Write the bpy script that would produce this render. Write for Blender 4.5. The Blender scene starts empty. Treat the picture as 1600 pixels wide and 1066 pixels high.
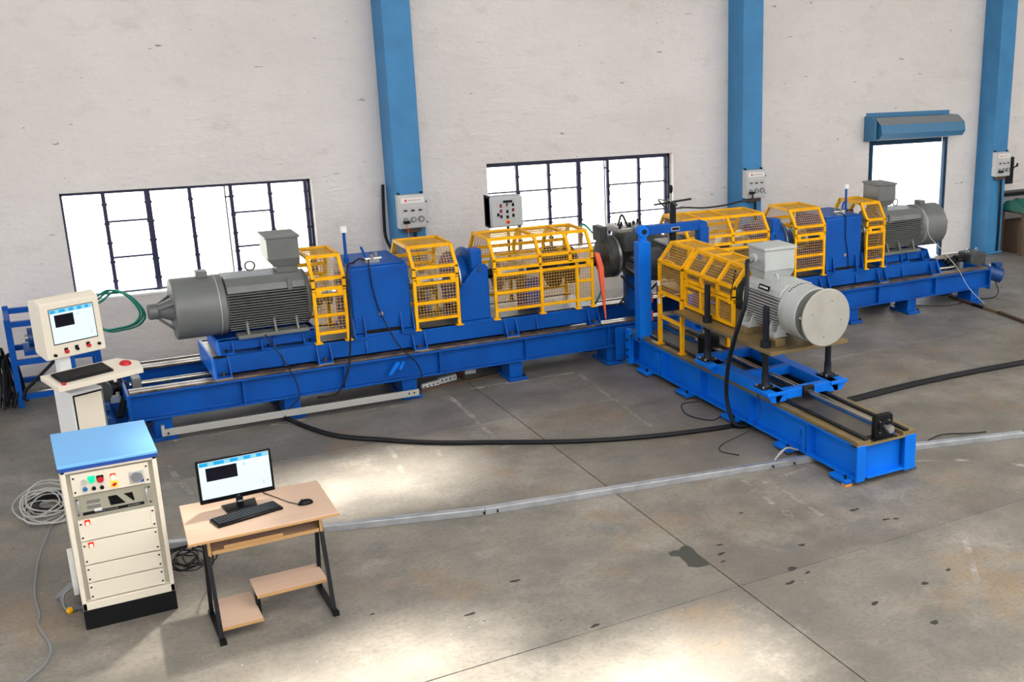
import bpy, bmesh, math, random
from mathutils import Vector, Matrix
random.seed(11)
sc = bpy.context.scene
COL = sc.collection
R = math.radians

# ------------------------------------------------------------------ camera
H = 4.37
yaw, pit, rol = 0.600, 0.288, -0.0162
fwd = Vector((math.sin(yaw)*math.cos(pit), math.cos(yaw)*math.cos(pit), -math.sin(pit)))
rgt = Vector((math.cos(yaw), -math.sin(yaw), 0))
dwn = fwd.cross(rgt)
r2 = math.cos(rol)*rgt + math.sin(rol)*dwn
d2 = -math.sin(rol)*rgt + math.cos(rol)*dwn
cd = bpy.data.cameras.new('camera'); cam = bpy.data.objects.new('camera', cd); COL.objects.link(cam)
cam.matrix_world = Matrix((( r2.x, -d2.x, -fwd.x, 0), (r2.y, -d2.y, -fwd.y, 0), (r2.z, -d2.z, -fwd.z, H), (0, 0, 0, 1)))
cd.sensor_fit = 'HORIZONTAL'; cd.sensor_width = 36; cd.lens = 1783.9/1600*36
cd.shift_x = -404.5/1600; cd.shift_y = 18.8/1600
cd.clip_end = 300
sc.camera = cam

# ------------------------------------------------------------------ world, sun, exposure
w = bpy.data.worlds.new('sky'); sc.world = w; w.use_nodes = True
bg = w.node_tree.nodes['Background']; bg.inputs[0].default_value = (0.93, 0.96, 1.0, 1); bg.inputs[1].default_value = 3.0
SUN = Vector((-0.30, -0.42, -0.857)).normalized()
sd = bpy.data.lights.new('sun', 'SUN'); sd.energy = 12; sd.angle = R(6); sd.color = (1, 0.93, 0.80)
so = bpy.data.objects.new('sun', sd); COL.objects.link(so)
so.rotation_euler = SUN.to_track_quat('-Z', 'Y').to_euler(); so.location = (5, 20, 25)
vs = sc.view_settings
vs.view_transform = 'Standard'; vs.look = 'None'; vs.exposure = 0.6; vs.gamma = 1; vs.use_curve_mapping = False
sc.cycles.use_denoising = True
sc.cycles.max_bounces = 8; sc.cycles.diffuse_bounces = 4; sc.cycles.transparent_max_bounces = 12
sc.cycles.caustics_reflective = False; sc.cycles.caustics_refractive = False
sc.cycles.sample_clamp_indirect = 8

# ------------------------------------------------------------------ materials
MATS = {}
def mat(name, col, rough=0.5, metal=0.0, var=None, bump=None, emis=0, spec=0.5, scuff=None, coat=0):
    m = bpy.data.materials.new(name); m.use_nodes = True; nt = m.node_tree; N = nt.nodes; L = nt.links
    b = N['Principled BSDF']
    b.inputs['Base Color'].default_value = (*col, 1); b.inputs['Roughness'].default_value = rough
    b.inputs['Metallic'].default_value = metal; b.inputs['Specular IOR Level'].default_value = spec
    if coat: b.inputs['Coat Weight'].default_value = coat; b.inputs['Coat Roughness'].default_value = 0.2
    if emis:
        b.inputs['Emission Color'].default_value = (*col, 1); b.inputs['Emission Strength'].default_value = emis
        b.inputs['Base Color'].default_value = (*[v*0.12 for v in col], 1)
    geo = N.new('ShaderNodeNewGeometry') if (var or bump or scuff) else None
    last = None
    if var:                                   # (scale, second colour, contrast lo, hi)
        n = N.new('ShaderNodeTexNoise'); n.inputs['Scale'].default_value = var[0]; n.inputs['Detail'].default_value = 6
        L.new(geo.outputs['Position'], n.inputs['Vector'])
        r = N.new('ShaderNodeMapRange'); r.inputs[1].default_value = var[2]; r.inputs[2].default_value = var[3]
        L.new(n.outputs['Fac'], r.inputs[0])
        x = N.new('ShaderNodeMix'); x.data_type = 'RGBA'; x.inputs[6].default_value = (*col, 1); x.inputs[7].default_value = (*var[1], 1)
        L.new(r.outputs[0], x.inputs[0]); last = x.outputs[2]
    if scuff:                                 # (scale, colour, threshold) small worn spots
        n = N.new('ShaderNodeTexNoise'); n.inputs['Scale'].default_value = scuff[0]; n.inputs['Detail'].default_value = 4
        L.new(geo.outputs['Position'], n.inputs['Vector'])
        r = N.new('ShaderNodeMapRange'); r.inputs[1].default_value = scuff[2]; r.inputs[2].default_value = scuff[2]+0.04
        L.new(n.outputs['Fac'], r.inputs[0])
        x = N.new('ShaderNodeMix'); x.data_type = 'RGBA'; x.inputs[6].default_value = (*col, 1); x.inputs[7].default_value = (*scuff[1], 1)
        if last: L.new(last, x.inputs[6])
        L.new(r.outputs[0], x.inputs[0]); last = x.outputs[2]
    if last: L.new(last, b.inputs['Base Color'])
    if bump:                                  # (scale, strength, distance)
        n = N.new('ShaderNodeTexNoise'); n.inputs['Scale'].default_value = bump[0]; n.inputs['Detail'].default_value = 5
        L.new(geo.outputs['Position'], n.inputs['Vector'])
        bp = N.new('ShaderNodeBump'); bp.inputs['Strength'].default_value = bump[1]; bp.inputs['Distance'].default_value = bump[2]
        L.new(n.outputs['Fac'], bp.inputs['Height']); L.new(bp.outputs[0], b.inputs['Normal'])
    MATS[name] = m; return m

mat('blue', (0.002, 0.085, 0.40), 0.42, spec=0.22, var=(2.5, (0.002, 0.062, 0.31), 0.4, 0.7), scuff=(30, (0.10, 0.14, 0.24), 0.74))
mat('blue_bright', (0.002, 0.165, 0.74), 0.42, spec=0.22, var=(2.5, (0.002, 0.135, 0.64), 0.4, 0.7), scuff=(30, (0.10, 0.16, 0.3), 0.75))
mat('motor_blue', (0.004, 0.05, 0.20), 0.4)
mat('column_blue', (0.046, 0.235, 0.49), 0.6, var=(3, (0.037, 0.195, 0.41), 0.35, 0.7), bump=(9, 0.25, 0.02), scuff=(14, (0.10, 0.13, 0.16), 0.72))
mat('hood_blue', (0.045, 0.18, 0.34), 0.45)
mat('jamb_blue', (0.010, 0.04, 0.085), 0.6, spec=0.2)
mat('window_steel', (0.012, 0.014, 0.055), 0.5)
mat('yellow', (0.95, 0.47, 0.003), 0.45, spec=0.2, var=(6, (0.80, 0.36, 0.004), 0.45, 0.75), scuff=(40, (0.35, 0.16, 0.02), 0.75))
mat('yellow_wire', (0.62, 0.34, 0.05), 0.5, spec=0.2)
mat('motor_grey', (0.15, 0.16, 0.155), 0.38, var=(4, (0.125, 0.133, 0.128), 0.4, 0.7))
mat('motor_light', (0.43, 0.45, 0.445), 0.36, var=(4, (0.38, 0.39, 0.385), 0.4, 0.7))
mat('disc_grey', (0.37, 0.355, 0.32), 0.5, var=(5, (0.32, 0.305, 0.275), 0.4, 0.7), scuff=(14, (0.30, 0.29, 0.27), 0.73))
mat('cowl_dark', (0.17, 0.175, 0.165), 0.45)
mat('axle_grey', (0.045, 0.049, 0.051), 0.45, spec=0.4, var=(12, (0.10, 0.085, 0.07), 0.5, 0.75))
mat('axle_steel', (0.42, 0.42, 0.40), 0.35, 0.8)
mat('rust_dark', (0.07, 0.04, 0.022), 0.8)
mat('cream', (0.80, 0.73, 0.61), 0.45)
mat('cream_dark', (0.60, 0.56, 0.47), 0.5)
mat('pc_beige', (0.36, 0.345, 0.27), 0.5)
mat('panel_edge', (0.50, 0.48, 0.44), 0.45)
mat('rack_blue', (0.18, 0.50, 0.95), 0.42)
mat('rack_blue_dark', (0.012, 0.07, 0.36), 0.45)
mat('black', (0.006, 0.006, 0.007), 0.5, spec=0.2)
mat('black_gloss', (0.003, 0.003, 0.004), 0.3, spec=0.2)
mat('key_black', (0.008, 0.008, 0.009), 0.4, spec=0.3)
mat('rubber', (0.007, 0.007, 0.009), 0.5, spec=0.3)
mat('dark_steel', (0.009, 0.010, 0.013), 0.45, 0.2, spec=0.25)
mat('jack_black', (0.008, 0.011, 0.018), 0.4, 0.2, spec=0.3)
mat('oiled_steel', (0.27, 0.195, 0.085), 0.40, 0.4, var=(3, (0.19, 0.14, 0.07), 0.4, 0.7))
mat('rail_steel', (0.27, 0.20, 0.14), 0.33, 0.65, var=(7, (0.11, 0.07, 0.04), 0.40, 0.62))
mat('deck_steel', (0.16, 0.145, 0.115), 0.42, 0.35, var=(2, (0.10, 0.09, 0.07), 0.4, 0.7))
mat('screw_steel', (0.62, 0.58, 0.50), 0.22, 0.9)
mat('steel', (0.45, 0.45, 0.45), 0.35, 0.85)
mat('zinc', (0.50, 0.52, 0.55), 0.38, 0.6, var=(7, (0.36, 0.38, 0.40), 0.4, 0.7))
mat('grey_channel', (0.42, 0.42, 0.40), 0.45, 0.2)
mat('box_grey', (0.52, 0.53, 0.53), 0.45)
mat('ctrl_grey', (0.42, 0.45, 0.48), 0.42)
mat('white', (0.78, 0.78, 0.77), 0.5)
mat('paper', (0.80, 0.76, 0.72), 0.6)
mat('red', (0.55, 0.01, 0.02), 0.35)
mat('dark_red', (0.10, 0.006, 0.008), 0.5)
mat('red_dot', (0.75, 0.05, 0.04), 0.5)
mat('orange_red', (0.80, 0.10, 0.03), 0.5)
mat('orange', (0.90, 0.32, 0.02), 0.5)
mat('lamp_red', (1.0, 0.03, 0.01), 0.3, emis=0.55)
mat('lamp_amber', (1.0, 0.45, 0.05), 0.3, emis=1.1)
mat('lamp_green', (0.0, 0.62, 0.33), 0.3, emis=0.9)
mat('lamp_core', (1.0, 0.80, 0.45), 0.3, emis=1.3)
mat('blue_button', (0.01, 0.15, 0.40), 0.35)
mat('meter_grey', (0.20, 0.21, 0.22), 0.4)
mat('green_hose', (0.0, 0.20, 0.135), 0.35)
mat('tarp', (0.015, 0.13, 0.095), 0.6, bump=(18, 0.6, 0.03))
mat('wood_brown', (0.10, 0.06, 0.035), 0.7)
mat('wood_edge', (0.50, 0.29, 0.12), 0.5)
mat('cable_grey', (0.42, 0.42, 0.40), 0.5)
mat('cable_white', (0.6, 0.6, 0.58), 0.5)
mat('oil', (0.05, 0.052, 0.043), 0.55)
mat('dirt', (0.035, 0.032, 0.03), 0.85)
mat('screen_white', (0.72, 0.90, 1.0), 0.3, emis=0.72)
mat('screen_cyan', (0.0, 0.40, 0.78), 0.3, emis=0.62)
mat('screen_pale', (0.30, 0.68, 0.84), 0.3, emis=0.62)
mat('screen_chart', (0.006, 0.005, 0.022), 0.3, emis=0.2, spec=0.2)
mat('screen_mark', (0.25, 0.50, 0.62), 0.3, emis=0.5)
mat('ground', (0.70, 0.68, 0.64), 0.9)
mat('roof', (0.60, 0.59, 0.57), 0.8)

def laminate():
    m = mat('laminate', (0.60, 0.42, 0.31), 0.42); nt = m.node_tree; N = nt.nodes; L = nt.links; b = N['Principled BSDF']
    g = N.new('ShaderNodeNewGeometry'); mp = N.new('ShaderNodeMapping'); mp.inputs['Scale'].default_value = (3, 60, 20)
    L.new(g.outputs['Position'], mp.inputs[0])
    n = N.new('ShaderNodeTexNoise'); n.inputs['Scale'].default_value = 1.0; n.inputs['Detail'].default_value = 5; L.new(mp.outputs[0], n.inputs['Vector'])
    x = N.new('ShaderNodeMix'); x.data_type = 'RGBA'; x.inputs[6].default_value = (0.66, 0.47, 0.35, 1); x.inputs[7].default_value = (0.52, 0.35, 0.25, 1)
    L.new(n.outputs['Fac'], x.inputs[0]); L.new(x.outputs[2], b.inputs['Base Color'])
laminate()

def plaster():
    m = mat('plaster', (0.7, 0.67, 0.65), 0.9); nt = m.node_tree; N = nt.nodes; L = nt.links; b = N['Principled BSDF']
    g = N.new('ShaderNodeNewGeometry')
    mp = N.new('ShaderNodeMapping'); mp.inputs['Scale'].default_value = (1, 1, 1.7); L.new(g.outputs['Position'], mp.inputs[0])
    def noise(s, d=6, src=mp):
        n = N.new('ShaderNodeTexNoise'); n.inputs['Scale'].default_value = s; n.inputs['Detail'].default_value = d; n.inputs['Roughness'].default_value = 0.62
        L.new(src.outputs[0], n.inputs['Vector']); return n
    def rng(n, a, c):
        r = N.new('ShaderNodeMapRange'); r.inputs[1].default_value = a; r.inputs[2].default_value = c; L.new(n.outputs['Fac'], r.inputs[0]); return r
    def mix(f, a, c):
        x = N.new('ShaderNodeMix'); x.data_type = 'RGBA'; x.inputs[7].default_value = (*c, 1)
        if isinstance(a, tuple): x.inputs[6].default_value = (*a, 1)
        else: L.new(a.outputs[2], x.inputs[6])
        L.new(f.outputs[0], x.inputs[0]); return x
    a = mix(rng(noise(0.45), 0.35, 0.68), (0.76, 0.715, 0.69), (0.68, 0.635, 0.61))
    a = mix(rng(noise(2.2, 9), 0.56, 0.85), a, (0.60, 0.555, 0.515))
    a = mix(rng(noise(11.0, 3), 0.70, 0.74), a, (0.16, 0.13, 0.10))
    mp2 = N.new('ShaderNodeMapping'); mp2.inputs['Scale'].default_value = (1.3, 1, 5); mp2.inputs['Location'].default_value = (7, 0, 3); L.new(g.outputs['Position'], mp2.inputs[0])
    a = mix(rng(noise(2.2, 8, mp2), 0.67, 0.71), a, (0.30, 0.26, 0.23))
    L.new(a.outputs[2], b.inputs['Base Color'])
    mp3 = N.new('ShaderNodeMapping'); mp3.inputs['Rotation'].default_value = (0, R(-22), 0); mp3.inputs['Scale'].default_value = (0.7, 1, 1.9); L.new(g.outputs['Position'], mp3.inputs[0])
    n = noise(2.6, 9, mp3); n2 = noise(9, 6)
    ad = N.new('ShaderNodeMath'); ad.operation = 'MULTIPLY_ADD'; ad.inputs[1].default_value = 0.35; L.new(n2.outputs['Fac'], ad.inputs[0]); L.new(n.outputs['Fac'], ad.inputs[2])
    bp = N.new('ShaderNodeBump'); bp.inputs['Strength'].default_value = 0.6; bp.inputs['Distance'].default_value = 0.07
    L.new(ad.outputs[0], bp.inputs['Height']); L.new(bp.outputs[0], b.inputs['Normal'])
plaster()

def concrete(name, k, warm):
    m = mat(name, (0.3, 0.28, 0.26), 0.6); nt = m.node_tree; N = nt.nodes; L = nt.links; b = N['Principled BSDF']
    g = N.new('ShaderNodeNewGeometry')
    def noise(s, d=6, ro=0.6, off=0, sc_=(1, 1, 1)):
        mp = N.new('ShaderNodeMapping'); mp.inputs['Location'].default_value = (off, off*0.7, 0); mp.inputs['Scale'].default_value = sc_
        L.new(g.outputs['Position'], mp.inputs[0])
        n = N.new('ShaderNodeTexNoise'); n.inputs['Scale'].default_value = s; n.inputs['Detail'].default_value = d; n.inputs['Roughness'].default_value = ro
        L.new(mp.outputs[0], n.inputs['Vector']); return n
    def rng(n, a, c, hi=1.0):
        r = N.new('ShaderNodeMapRange'); r.inputs[1].default_value = a; r.inputs[2].default_value = c; r.inputs[4].default_value = hi
        L.new(n.outputs['Fac'], r.inputs[0]); return r
    def mix(f, a, c):
        x = N.new('ShaderNodeMix'); x.data_type = 'RGBA'; x.inputs[7].default_value = (*[v*k*q for v, q in zip(c, warm)], 1)
        if isinstance(a, tuple): x.inputs[6].default_value = (*[v*k*q for v, q in zip(a, warm)], 1)
        else: L.new(a.outputs[2], x.inputs[6])
        L.new(f.outputs[0], x.inputs[0]); return x
    a = mix(rng(noise(0.55), 0.36, 0.66), (0.215, 0.197, 0.172), (0.355, 0.325, 0.29))
    a = mix(rng(noise(1.7, 8, 0.68, 3), 0.40, 0.68), a, (0.175, 0.165, 0.15))
    a = mix(rng(noise(1.1, 7, 0.7, 9), 0.55, 0.72, 0.65), a, (0.45, 0.42, 0.38))
    a = mix(rng(noise(0.9, 6, 0.6, 21), 0.56, 0.72, 0.6), a, (0.34, 0.225, 0.125))
    a = mix(rng(noise(1.6, 6, 0.6, 33), 0.60, 0.74, 0.55), a, (0.11, 0.125, 0.15))
    a = mix(rng(noise(26, 4, 0.6, 2), 0.47, 0.72, 0.5), a, (0.125, 0.115, 0.10))
    a = mix(rng(noise(34, 2, 0.5, 5), 0.735, 0.755), a, (0.55, 0.53, 0.50))
    a = mix(rng(noise(17, 3, 0.5, 13), 0.735, 0.76), a, (0.06, 0.055, 0.05))
    L.new(a.outputs[2], b.inputs['Base Color'])
    r = rng(noise(1.3, 6, 0.6, 14), 0.3, 0.7); r.inputs[3].default_value = 0.42; r.inputs[4].default_value = 0.68
    L.new(r.outputs[0], b.inputs['Roughness'])
    bp = N.new('ShaderNodeBump'); bp.inputs['Strength'].default_value = 0.2; bp.inputs['Distance'].default_value = 0.01
    L.new(noise(30, 5).outputs['Fac'], bp.inputs['Height']); L.new(bp.outputs[0], b.inputs['Normal'])
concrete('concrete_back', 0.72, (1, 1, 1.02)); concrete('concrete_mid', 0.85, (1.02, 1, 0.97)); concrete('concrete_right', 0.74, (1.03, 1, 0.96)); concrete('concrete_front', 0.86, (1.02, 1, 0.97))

def worn_paint():
    m = mat('worn_paint', (0.46, 0.43, 0.39), 0.7); nt = m.node_tree; N = nt.nodes; L = nt.links; b = N['Principled BSDF']
    g = N.new('ShaderNodeNewGeometry'); n = N.new('ShaderNodeTexNoise'); n.inputs['Scale'].default_value = 5; n.inputs['Detail'].default_value = 8
    L.new(g.outputs['Position'], n.inputs['Vector'])
    r = N.new('ShaderNodeMapRange'); r.inputs[1].default_value = 0.42; r.inputs[2].default_value = 0.66; r.inputs[4].default_value = 0.75
    L.new(n.outputs['Fac'], r.inputs[0]); L.new(r.outputs[0], b.inputs['Alpha'])
worn_paint()

def pane_glass():
    m = bpy.data.materials.new('pane_glass'); m.use_nodes = True; nt = m.node_tree; N = nt.nodes; L = nt.links
    N.remove(N['Principled BSDF']); t = N.new('ShaderNodeBsdfTransparent'); t.inputs[0].default_value = (0.96, 0.98, 0.98, 1)
    gl = N.new('ShaderNodeBsdfGlossy'); gl.inputs['Roughness'].default_value = 0.05
    mx = N.new('ShaderNodeMixShader'); mx.inputs[0].default_value = 0.06
    L.new(t.outputs[0], mx.inputs[1]); L.new(gl.outputs[0], mx.inputs[2]); L.new(mx.outputs[0], N['Material Output'].inputs[0])
    MATS['pane_glass'] = m
pane_glass()
def frp():
    m = bpy.data.materials.new('frosted_sheet'); m.use_nodes = True; nt = m.node_tree; N = nt.nodes; L = nt.links
    N.remove(N['Principled BSDF']); t = N.new('ShaderNodeBsdfTranslucent'); t.inputs[0].default_value = (0.80, 0.80, 0.78, 1)
    L.new(t.outputs[0], N['Material Output'].inputs[0]); MATS['frosted_sheet'] = m
frp()
def clear_cap():
    m = mat('clear_plastic', (0.85, 0.86, 0.85), 0.2)
clear_cap()

# ------------------------------------------------------------------ mesh helpers
IDENT = lambda p: p
ORG = {}
class MB:
    def __init__(s, tf=None): s.v = []; s.f = []; s.tf = tf or IDENT
    def add(s, vs, fs):
        o = len(s.v); s.v += [Vector(s.tf(Vector(p))) for p in vs]; s.f += [tuple(i+o for i in f) for f in fs]; return s
    def box(s, x0, x1, y0, y1, z0, z1):
        return s.add([(x, y, z) for z in (z0, z1) for y in (y0, y1) for x in (x0, x1)],
                     [(0, 2, 3, 1), (4, 5, 7, 6), (0, 1, 5, 4), (2, 6, 7, 3), (0, 4, 6, 2), (1, 3, 7, 5)])
    def bar(s, p, q, w, h, up=(0, 0, 1)):
        p = Vector(p); q = Vector(q); d = (q-p).normalized(); u = Vector(up)
        if abs(d.dot(u)) > 0.98: u = Vector((0, 1, 0))
        sx = d.cross(u).normalized()*w/2; sy = sx.normalized().cross(d).normalized()*h/2
        vs = [c+a*sx+b*sy for c in (p, q) for a, b in ((-1, -1), (1, -1), (1, 1), (-1, 1))]
        return s.add(vs, [(0, 1, 2, 3), (7, 6, 5, 4), (0, 4, 5, 1), (1, 5, 6, 2), (2, 6, 7, 3), (3, 7, 4, 0)])
    def rod(s, p, q, r):
        p = Vector(p); q = Vector(q); d = (q-p).normalized(); u = Vector((0, 0, 1)) if abs(d.z) < 0.9 else Vector((0, 1, 0))
        a = d.cross(u).normalized()*r; b = a.normalized().cross(d).normalized()*r
        return s.add([c+k for c in (p, q) for k in (a, b, -a, -b)], [(0, 4, 5, 1), (1, 5, 6, 2), (2, 6, 7, 3), (3, 7, 4, 0)])
    def cyl(s, p, q, r, n=20, r2=None, cap=True):
        p = Vector(p); q = Vector(q); d = (q-p).normalized(); u = Vector((0, 0, 1)) if abs(d.z) < 0.9 else Vector((1, 0, 0))
        a = d.cross(u).normalized(); b = a.cross(d).normalized(); r2 = r if r2 is None else r2
        vs = []
        for c, rr in ((p, r), (q, r2)):
            vs += [c + (a*math.cos(2*math.pi*i/n) + b*math.sin(2*math.pi*i/n))*rr for i in range(n)]
        fs = [(i, (i+1) % n, n+(i+1) % n, n+i) for i in range(n)]
        if cap: fs += [tuple(range(n)), tuple(range(n, 2*n))]
        return s.add(vs, fs)
    def ring(s, p, q, r, ri, n=28):
        p = Vector(p); q = Vector(q); d = (q-p).normalized(); u = Vector((0, 0, 1)) if abs(d.z) < 0.9 else Vector((1, 0, 0))
        a = d.cross(u).normalized(); b = a.cross(d).normalized(); vs = []
        for c, rr in ((p, r), (q, r), (q, ri), (p, ri)):
            vs += [c + (a*math.cos(2*math.pi*i/n) + b*math.sin(2*math.pi*i/n))*rr for i in range(n)]
        return s.add(vs, [(k*n+i, k*n+(i+1) % n, ((k+1) % 4)*n+(i+1) % n, ((k+1) % 4)*n+i) for k in range(4) for i in range(n)])
    def lathe(s, p, axis, prof, n=28):           # prof: (distance along axis, radius)
        p = Vector(p); d = Vector(axis).normalized(); u = Vector((0, 0, 1)) if abs(d.z) < 0.9 else Vector((1, 0, 0))
        a = d.cross(u).normalized(); b = a.cross(d).normalized(); vs = []; m = len(prof)
        for t, rr in prof:
            vs += [p + d*t + (a*math.cos(2*math.pi*i/n) + b*math.sin(2*math.pi*i/n))*rr for i in range(n)]
        fs = [(k*n+i, k*n+(i+1) % n, (k+1)*n+(i+1) % n, (k+1)*n+i) for k in range(m-1) for i in range(n)]
        return s.add(vs, fs + [tuple(range(n)), tuple(range((m-1)*n, m*n))])
    def prism(s, poly, axis, a0, a1):
        n = len(poly)
        f = {'x': lambda a, p: (a, p[0], p[1]), 'y': lambda a, p: (p[0], a, p[1]), 'z': lambda a, p: (p[0], p[1], a)}[axis]
        return s.add([f(a, p) for a in (a0, a1) for p in poly], [(i, (i+1) % n, n+(i+1) % n, n+i) for i in range(n)] + [tuple(range(n)), tuple(range(n, 2*n))])
    def tube(s, pts, r, n=6, closed=False):
        pts = [Vector(p) for p in pts]; vs = []; m = len(pts); prev = None
        for i, p in enumerate(pts):
            d = (pts[(i+1) % m] if (closed or i < m-1) else p) - (pts[i-1] if (closed or i > 0) else p)
            d.normalize()
            if prev is None: u = Vector((0, 0, 1)) if abs(d.z) < 0.9 else Vector((1, 0, 0)); a = d.cross(u).normalized()
            else: a = (prev - d*prev.dot(d)).normalized()
            prev = a; b = a.cross(d)
            vs += [p + (a*math.cos(2*math.pi*k/n) + b*math.sin(2*math.pi*k/n))*r for k in range(n)]
        mm = m if closed else m-1
        fs = [(i*n+k, i*n+(k+1) % n, ((i+1) % m)*n+(k+1) % n, ((i+1) % m)*n+k) for i in range(mm) for k in range(n)]
        if not closed: fs += [tuple(range(n)), tuple(range((m-1)*n, m*n))]
        return s.add(vs, fs)
    def grid(s, o, u, v, step, r):               # wire mesh panel spanned by u and v from o
        o = Vector(o); u = Vector(u); v = Vector(v)
        for a, b in ((u, v), (v, u)):
            k = max(1, round(a.length/step))
            for i in range(1, k): s.rod(o+a*i/k, o+a*i/k+b, r)
        return s
    def build(s, name, m, parent=None, smooth=True, bevel=0, loc=None):
        me = bpy.data.meshes.new(name)
        if loc is None:
            if parent is not None: loc = ORG[parent.name]
            else:
                xs = [p.x for p in s.v]; ys = [p.y for p in s.v]; zs = [p.z for p in s.v]
                loc = Vector(((min(xs)+max(xs))/2, (min(ys)+max(ys))/2, min(zs)))
        me.from_pydata([p-loc for p in s.v], [], s.f)
        bm = bmesh.new(); bm.from_mesh(me); bmesh.ops.recalc_face_normals(bm, faces=bm.faces); bm.to_mesh(me); bm.free()
        me.materials.append(MATS[m])
        if smooth:
            me.polygons.foreach_set('use_smooth', [True]*len(me.polygons)); me.set_sharp_from_angle(angle=R(35))
        o = bpy.data.objects.new(name, me); COL.objects.link(o)
        if parent is not None: o.parent = parent
        else: o.location = loc
        ORG[o.name] = loc.copy()
        if bevel:
            b = o.modifiers.new('bevel', 'BEVEL'); b.width = bevel; b.segments = 2; b.limit_method = 'ANGLE'; b.angle_limit = R(40)
        return o
def smooth(pts, k=8, closed=False):
    P = [Vector(p) for p in pts]; n = len(P); out = []
    for i in range(n if closed else n-1):
        if closed: a, b, c, d = P[i-1], P[i], P[(i+1) % n], P[(i+2) % n]
        else: a, b, c, d = P[max(i-1, 0)], P[i], P[i+1], P[min(i+2, n-1)]
        for j in range(k):
            t = j/k
            out.append(0.5*((2*b) + (c-a)*t + (2*a-5*b+4*c-d)*t*t + (3*b-a-3*c+d)*t**3))
    if not closed: out.append(P[-1])
    return out
def tag(o, label=None, cat=None, group=None, kind=None):
    for k, v in (('label', label), ('category', cat), ('group', group), ('kind', kind)):
        if v: o[k] = v
    return o
def thing(name, label, cat, loc, group=None, kind=None):
    o = bpy.data.objects.new(name, None); COL.objects.link(o); o.location = loc; o.empty_display_size = 0.1
    ORG[o.name] = Vector(loc); return tag(o, label, cat, group, kind)
def B(x0, x1, y0, y1, z0, z1, tf=None): return MB(tf).box(x0, x1, y0, y1, z0, z1)
def text_part(body, name, size, m, parent, matrix, ext=0.0008):
    c = bpy.data.curves.new(name, 'FONT'); c.body = body; c.size = size; c.extrude = ext; c.align_x = 'CENTER'; c.align_y = 'CENTER'
    t = bpy.data.objects.new(name, c); me = bpy.data.meshes.new_from_object(t)
    bpy.data.objects.remove(t); bpy.data.curves.remove(c)
    me.transform(Matrix.Translation(-ORG[parent.name]) @ matrix); me.materials.clear(); me.materials.append(MATS[m])
    o = bpy.data.objects.new(name, me); COL.objects.link(o); o.parent = parent; ORG[o.name] = ORG[parent.name].copy(); return o

# ================================================================== SETTING
WY = 16.0
# floor: recessed bed with separate slabs, open joints between them
fl = B(-9, 25, -5, 16, -0.30, -0.03).build('floor', 'rust_dark', smooth=False); tag(fl, kind='structure')
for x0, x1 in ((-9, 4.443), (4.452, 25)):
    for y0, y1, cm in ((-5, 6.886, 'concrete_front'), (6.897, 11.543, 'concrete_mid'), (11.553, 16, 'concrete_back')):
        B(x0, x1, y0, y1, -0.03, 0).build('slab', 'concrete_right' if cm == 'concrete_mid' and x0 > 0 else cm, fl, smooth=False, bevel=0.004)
for pts in ([(1.1, 12.74), (2.0, 12.72), (3.6, 12.62)], [(4.07, 12.69), (4.05, 11.8), (4.0, 10.72)], [(4.38, 12.78), (5.74, 12.74)], [(5.74, 12.64), (5.66, 11.5), (5.6, 10.46)],
            [(5.64, 8.70), (5.53, 7.74)], [(5.88, 8.74), (5.82, 8.1), (5.80, 7.6)], [(6.35, 8.62), (5.75, 8.52)], [(6.32, 8.45), (6.28, 7.75)], [(5.45, 8.05), (5.62, 7.95), (5.53, 7.70)],
            [(5.5, 8.45), (5.75, 8.25)], [(3.0, 11.4), (2.9, 10.6)], [(3.4, 11.2), (3.35, 10.75)], [(1.0, 12.1), (1.1, 11.1)], [(6.6, 6.6), (6.1, 5.9)], [(7.2, 8.3), (7.9, 7.9)], [(8.2, 7.6), (8.6, 7.0)]):
    mb = MB()
    for a, b in zip(pts[:-1], pts[1:]): d_ = (Vector(b)-Vector(a)).normalized()*0.028; nx, ny_ = -d_.y, d_.x; mb.add([(a[0]+nx, a[1]+ny_, 0.001), (a[0]-nx, a[1]-ny_, 0.001), (b[0]-nx, b[1]-ny_, 0.001), (b[0]+nx, b[1]+ny_, 0.001)], [(0, 1, 2, 3)])
    mb.build('worn_line', 'worn_paint', fl, smooth=False)

# back wall with openings
def wall_pieces(mb, y0, y1, xb, top, holes):
    for x0, x1 in zip(xb[:-1], xb[1:]):
        h = [q for q in holes if abs(q[0]-x0) < 1e-6]
        if h:
            _, _, za, zb = h[0]
            if za > 0: mb.box(x0, x1, y0, y1, 0, za)
            mb.box(x0, x1, y0, y1, zb, top)
        else: mb.box(x0, x1, y0, y1, 0, top)
W1 = (0.62, 3.50, 0.885, 2.19); W2 = (5.92, 9.0, 0.885, 2.245); D1 = (13.0, 14.85, 0.0, 2.24)
mb = MB(); wall_pieces(mb, WY, WY+0.26, [-9, W1[0], W1[1], W2[0], W2[1], D1[0], D1[1], 25], 9.0, [W1, W2, D1])
tag(mb.build('wall_back', 'plaster', smooth=False), kind='structure')
# unseen walls: left doorway and front clerestory sized for the light, plain right wall
mb = MB(); mb.box(-9.25, -9, -5, 5.5, 0, 9).box(-9.25, -9, 14.6, 16.26, 0, 9).box(-9.25, -9, 5.5, 14.6, 3.4, 9)
tag(mb.build('wall_left', 'plaster', smooth=False), kind='structure')
tag(B(25, 25.25, -5, 16.26, 0, 9).build('wall_right', 'plaster', smooth=False), kind='structure')
mb = MB(); mb.box(-9.25, 25.25, -5.25, -5, 0, 4.2).box(-9.25, 25.25, -5.25, -5, 8.2, 9)
for x in (-9.25, -1, 7, 15, 24.7): mb.box(x, x+0.5, -5.25, -5, 4.2, 8.2)
tag(mb.build('wall_front', 'plaster', smooth=False), kind='structure')
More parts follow.
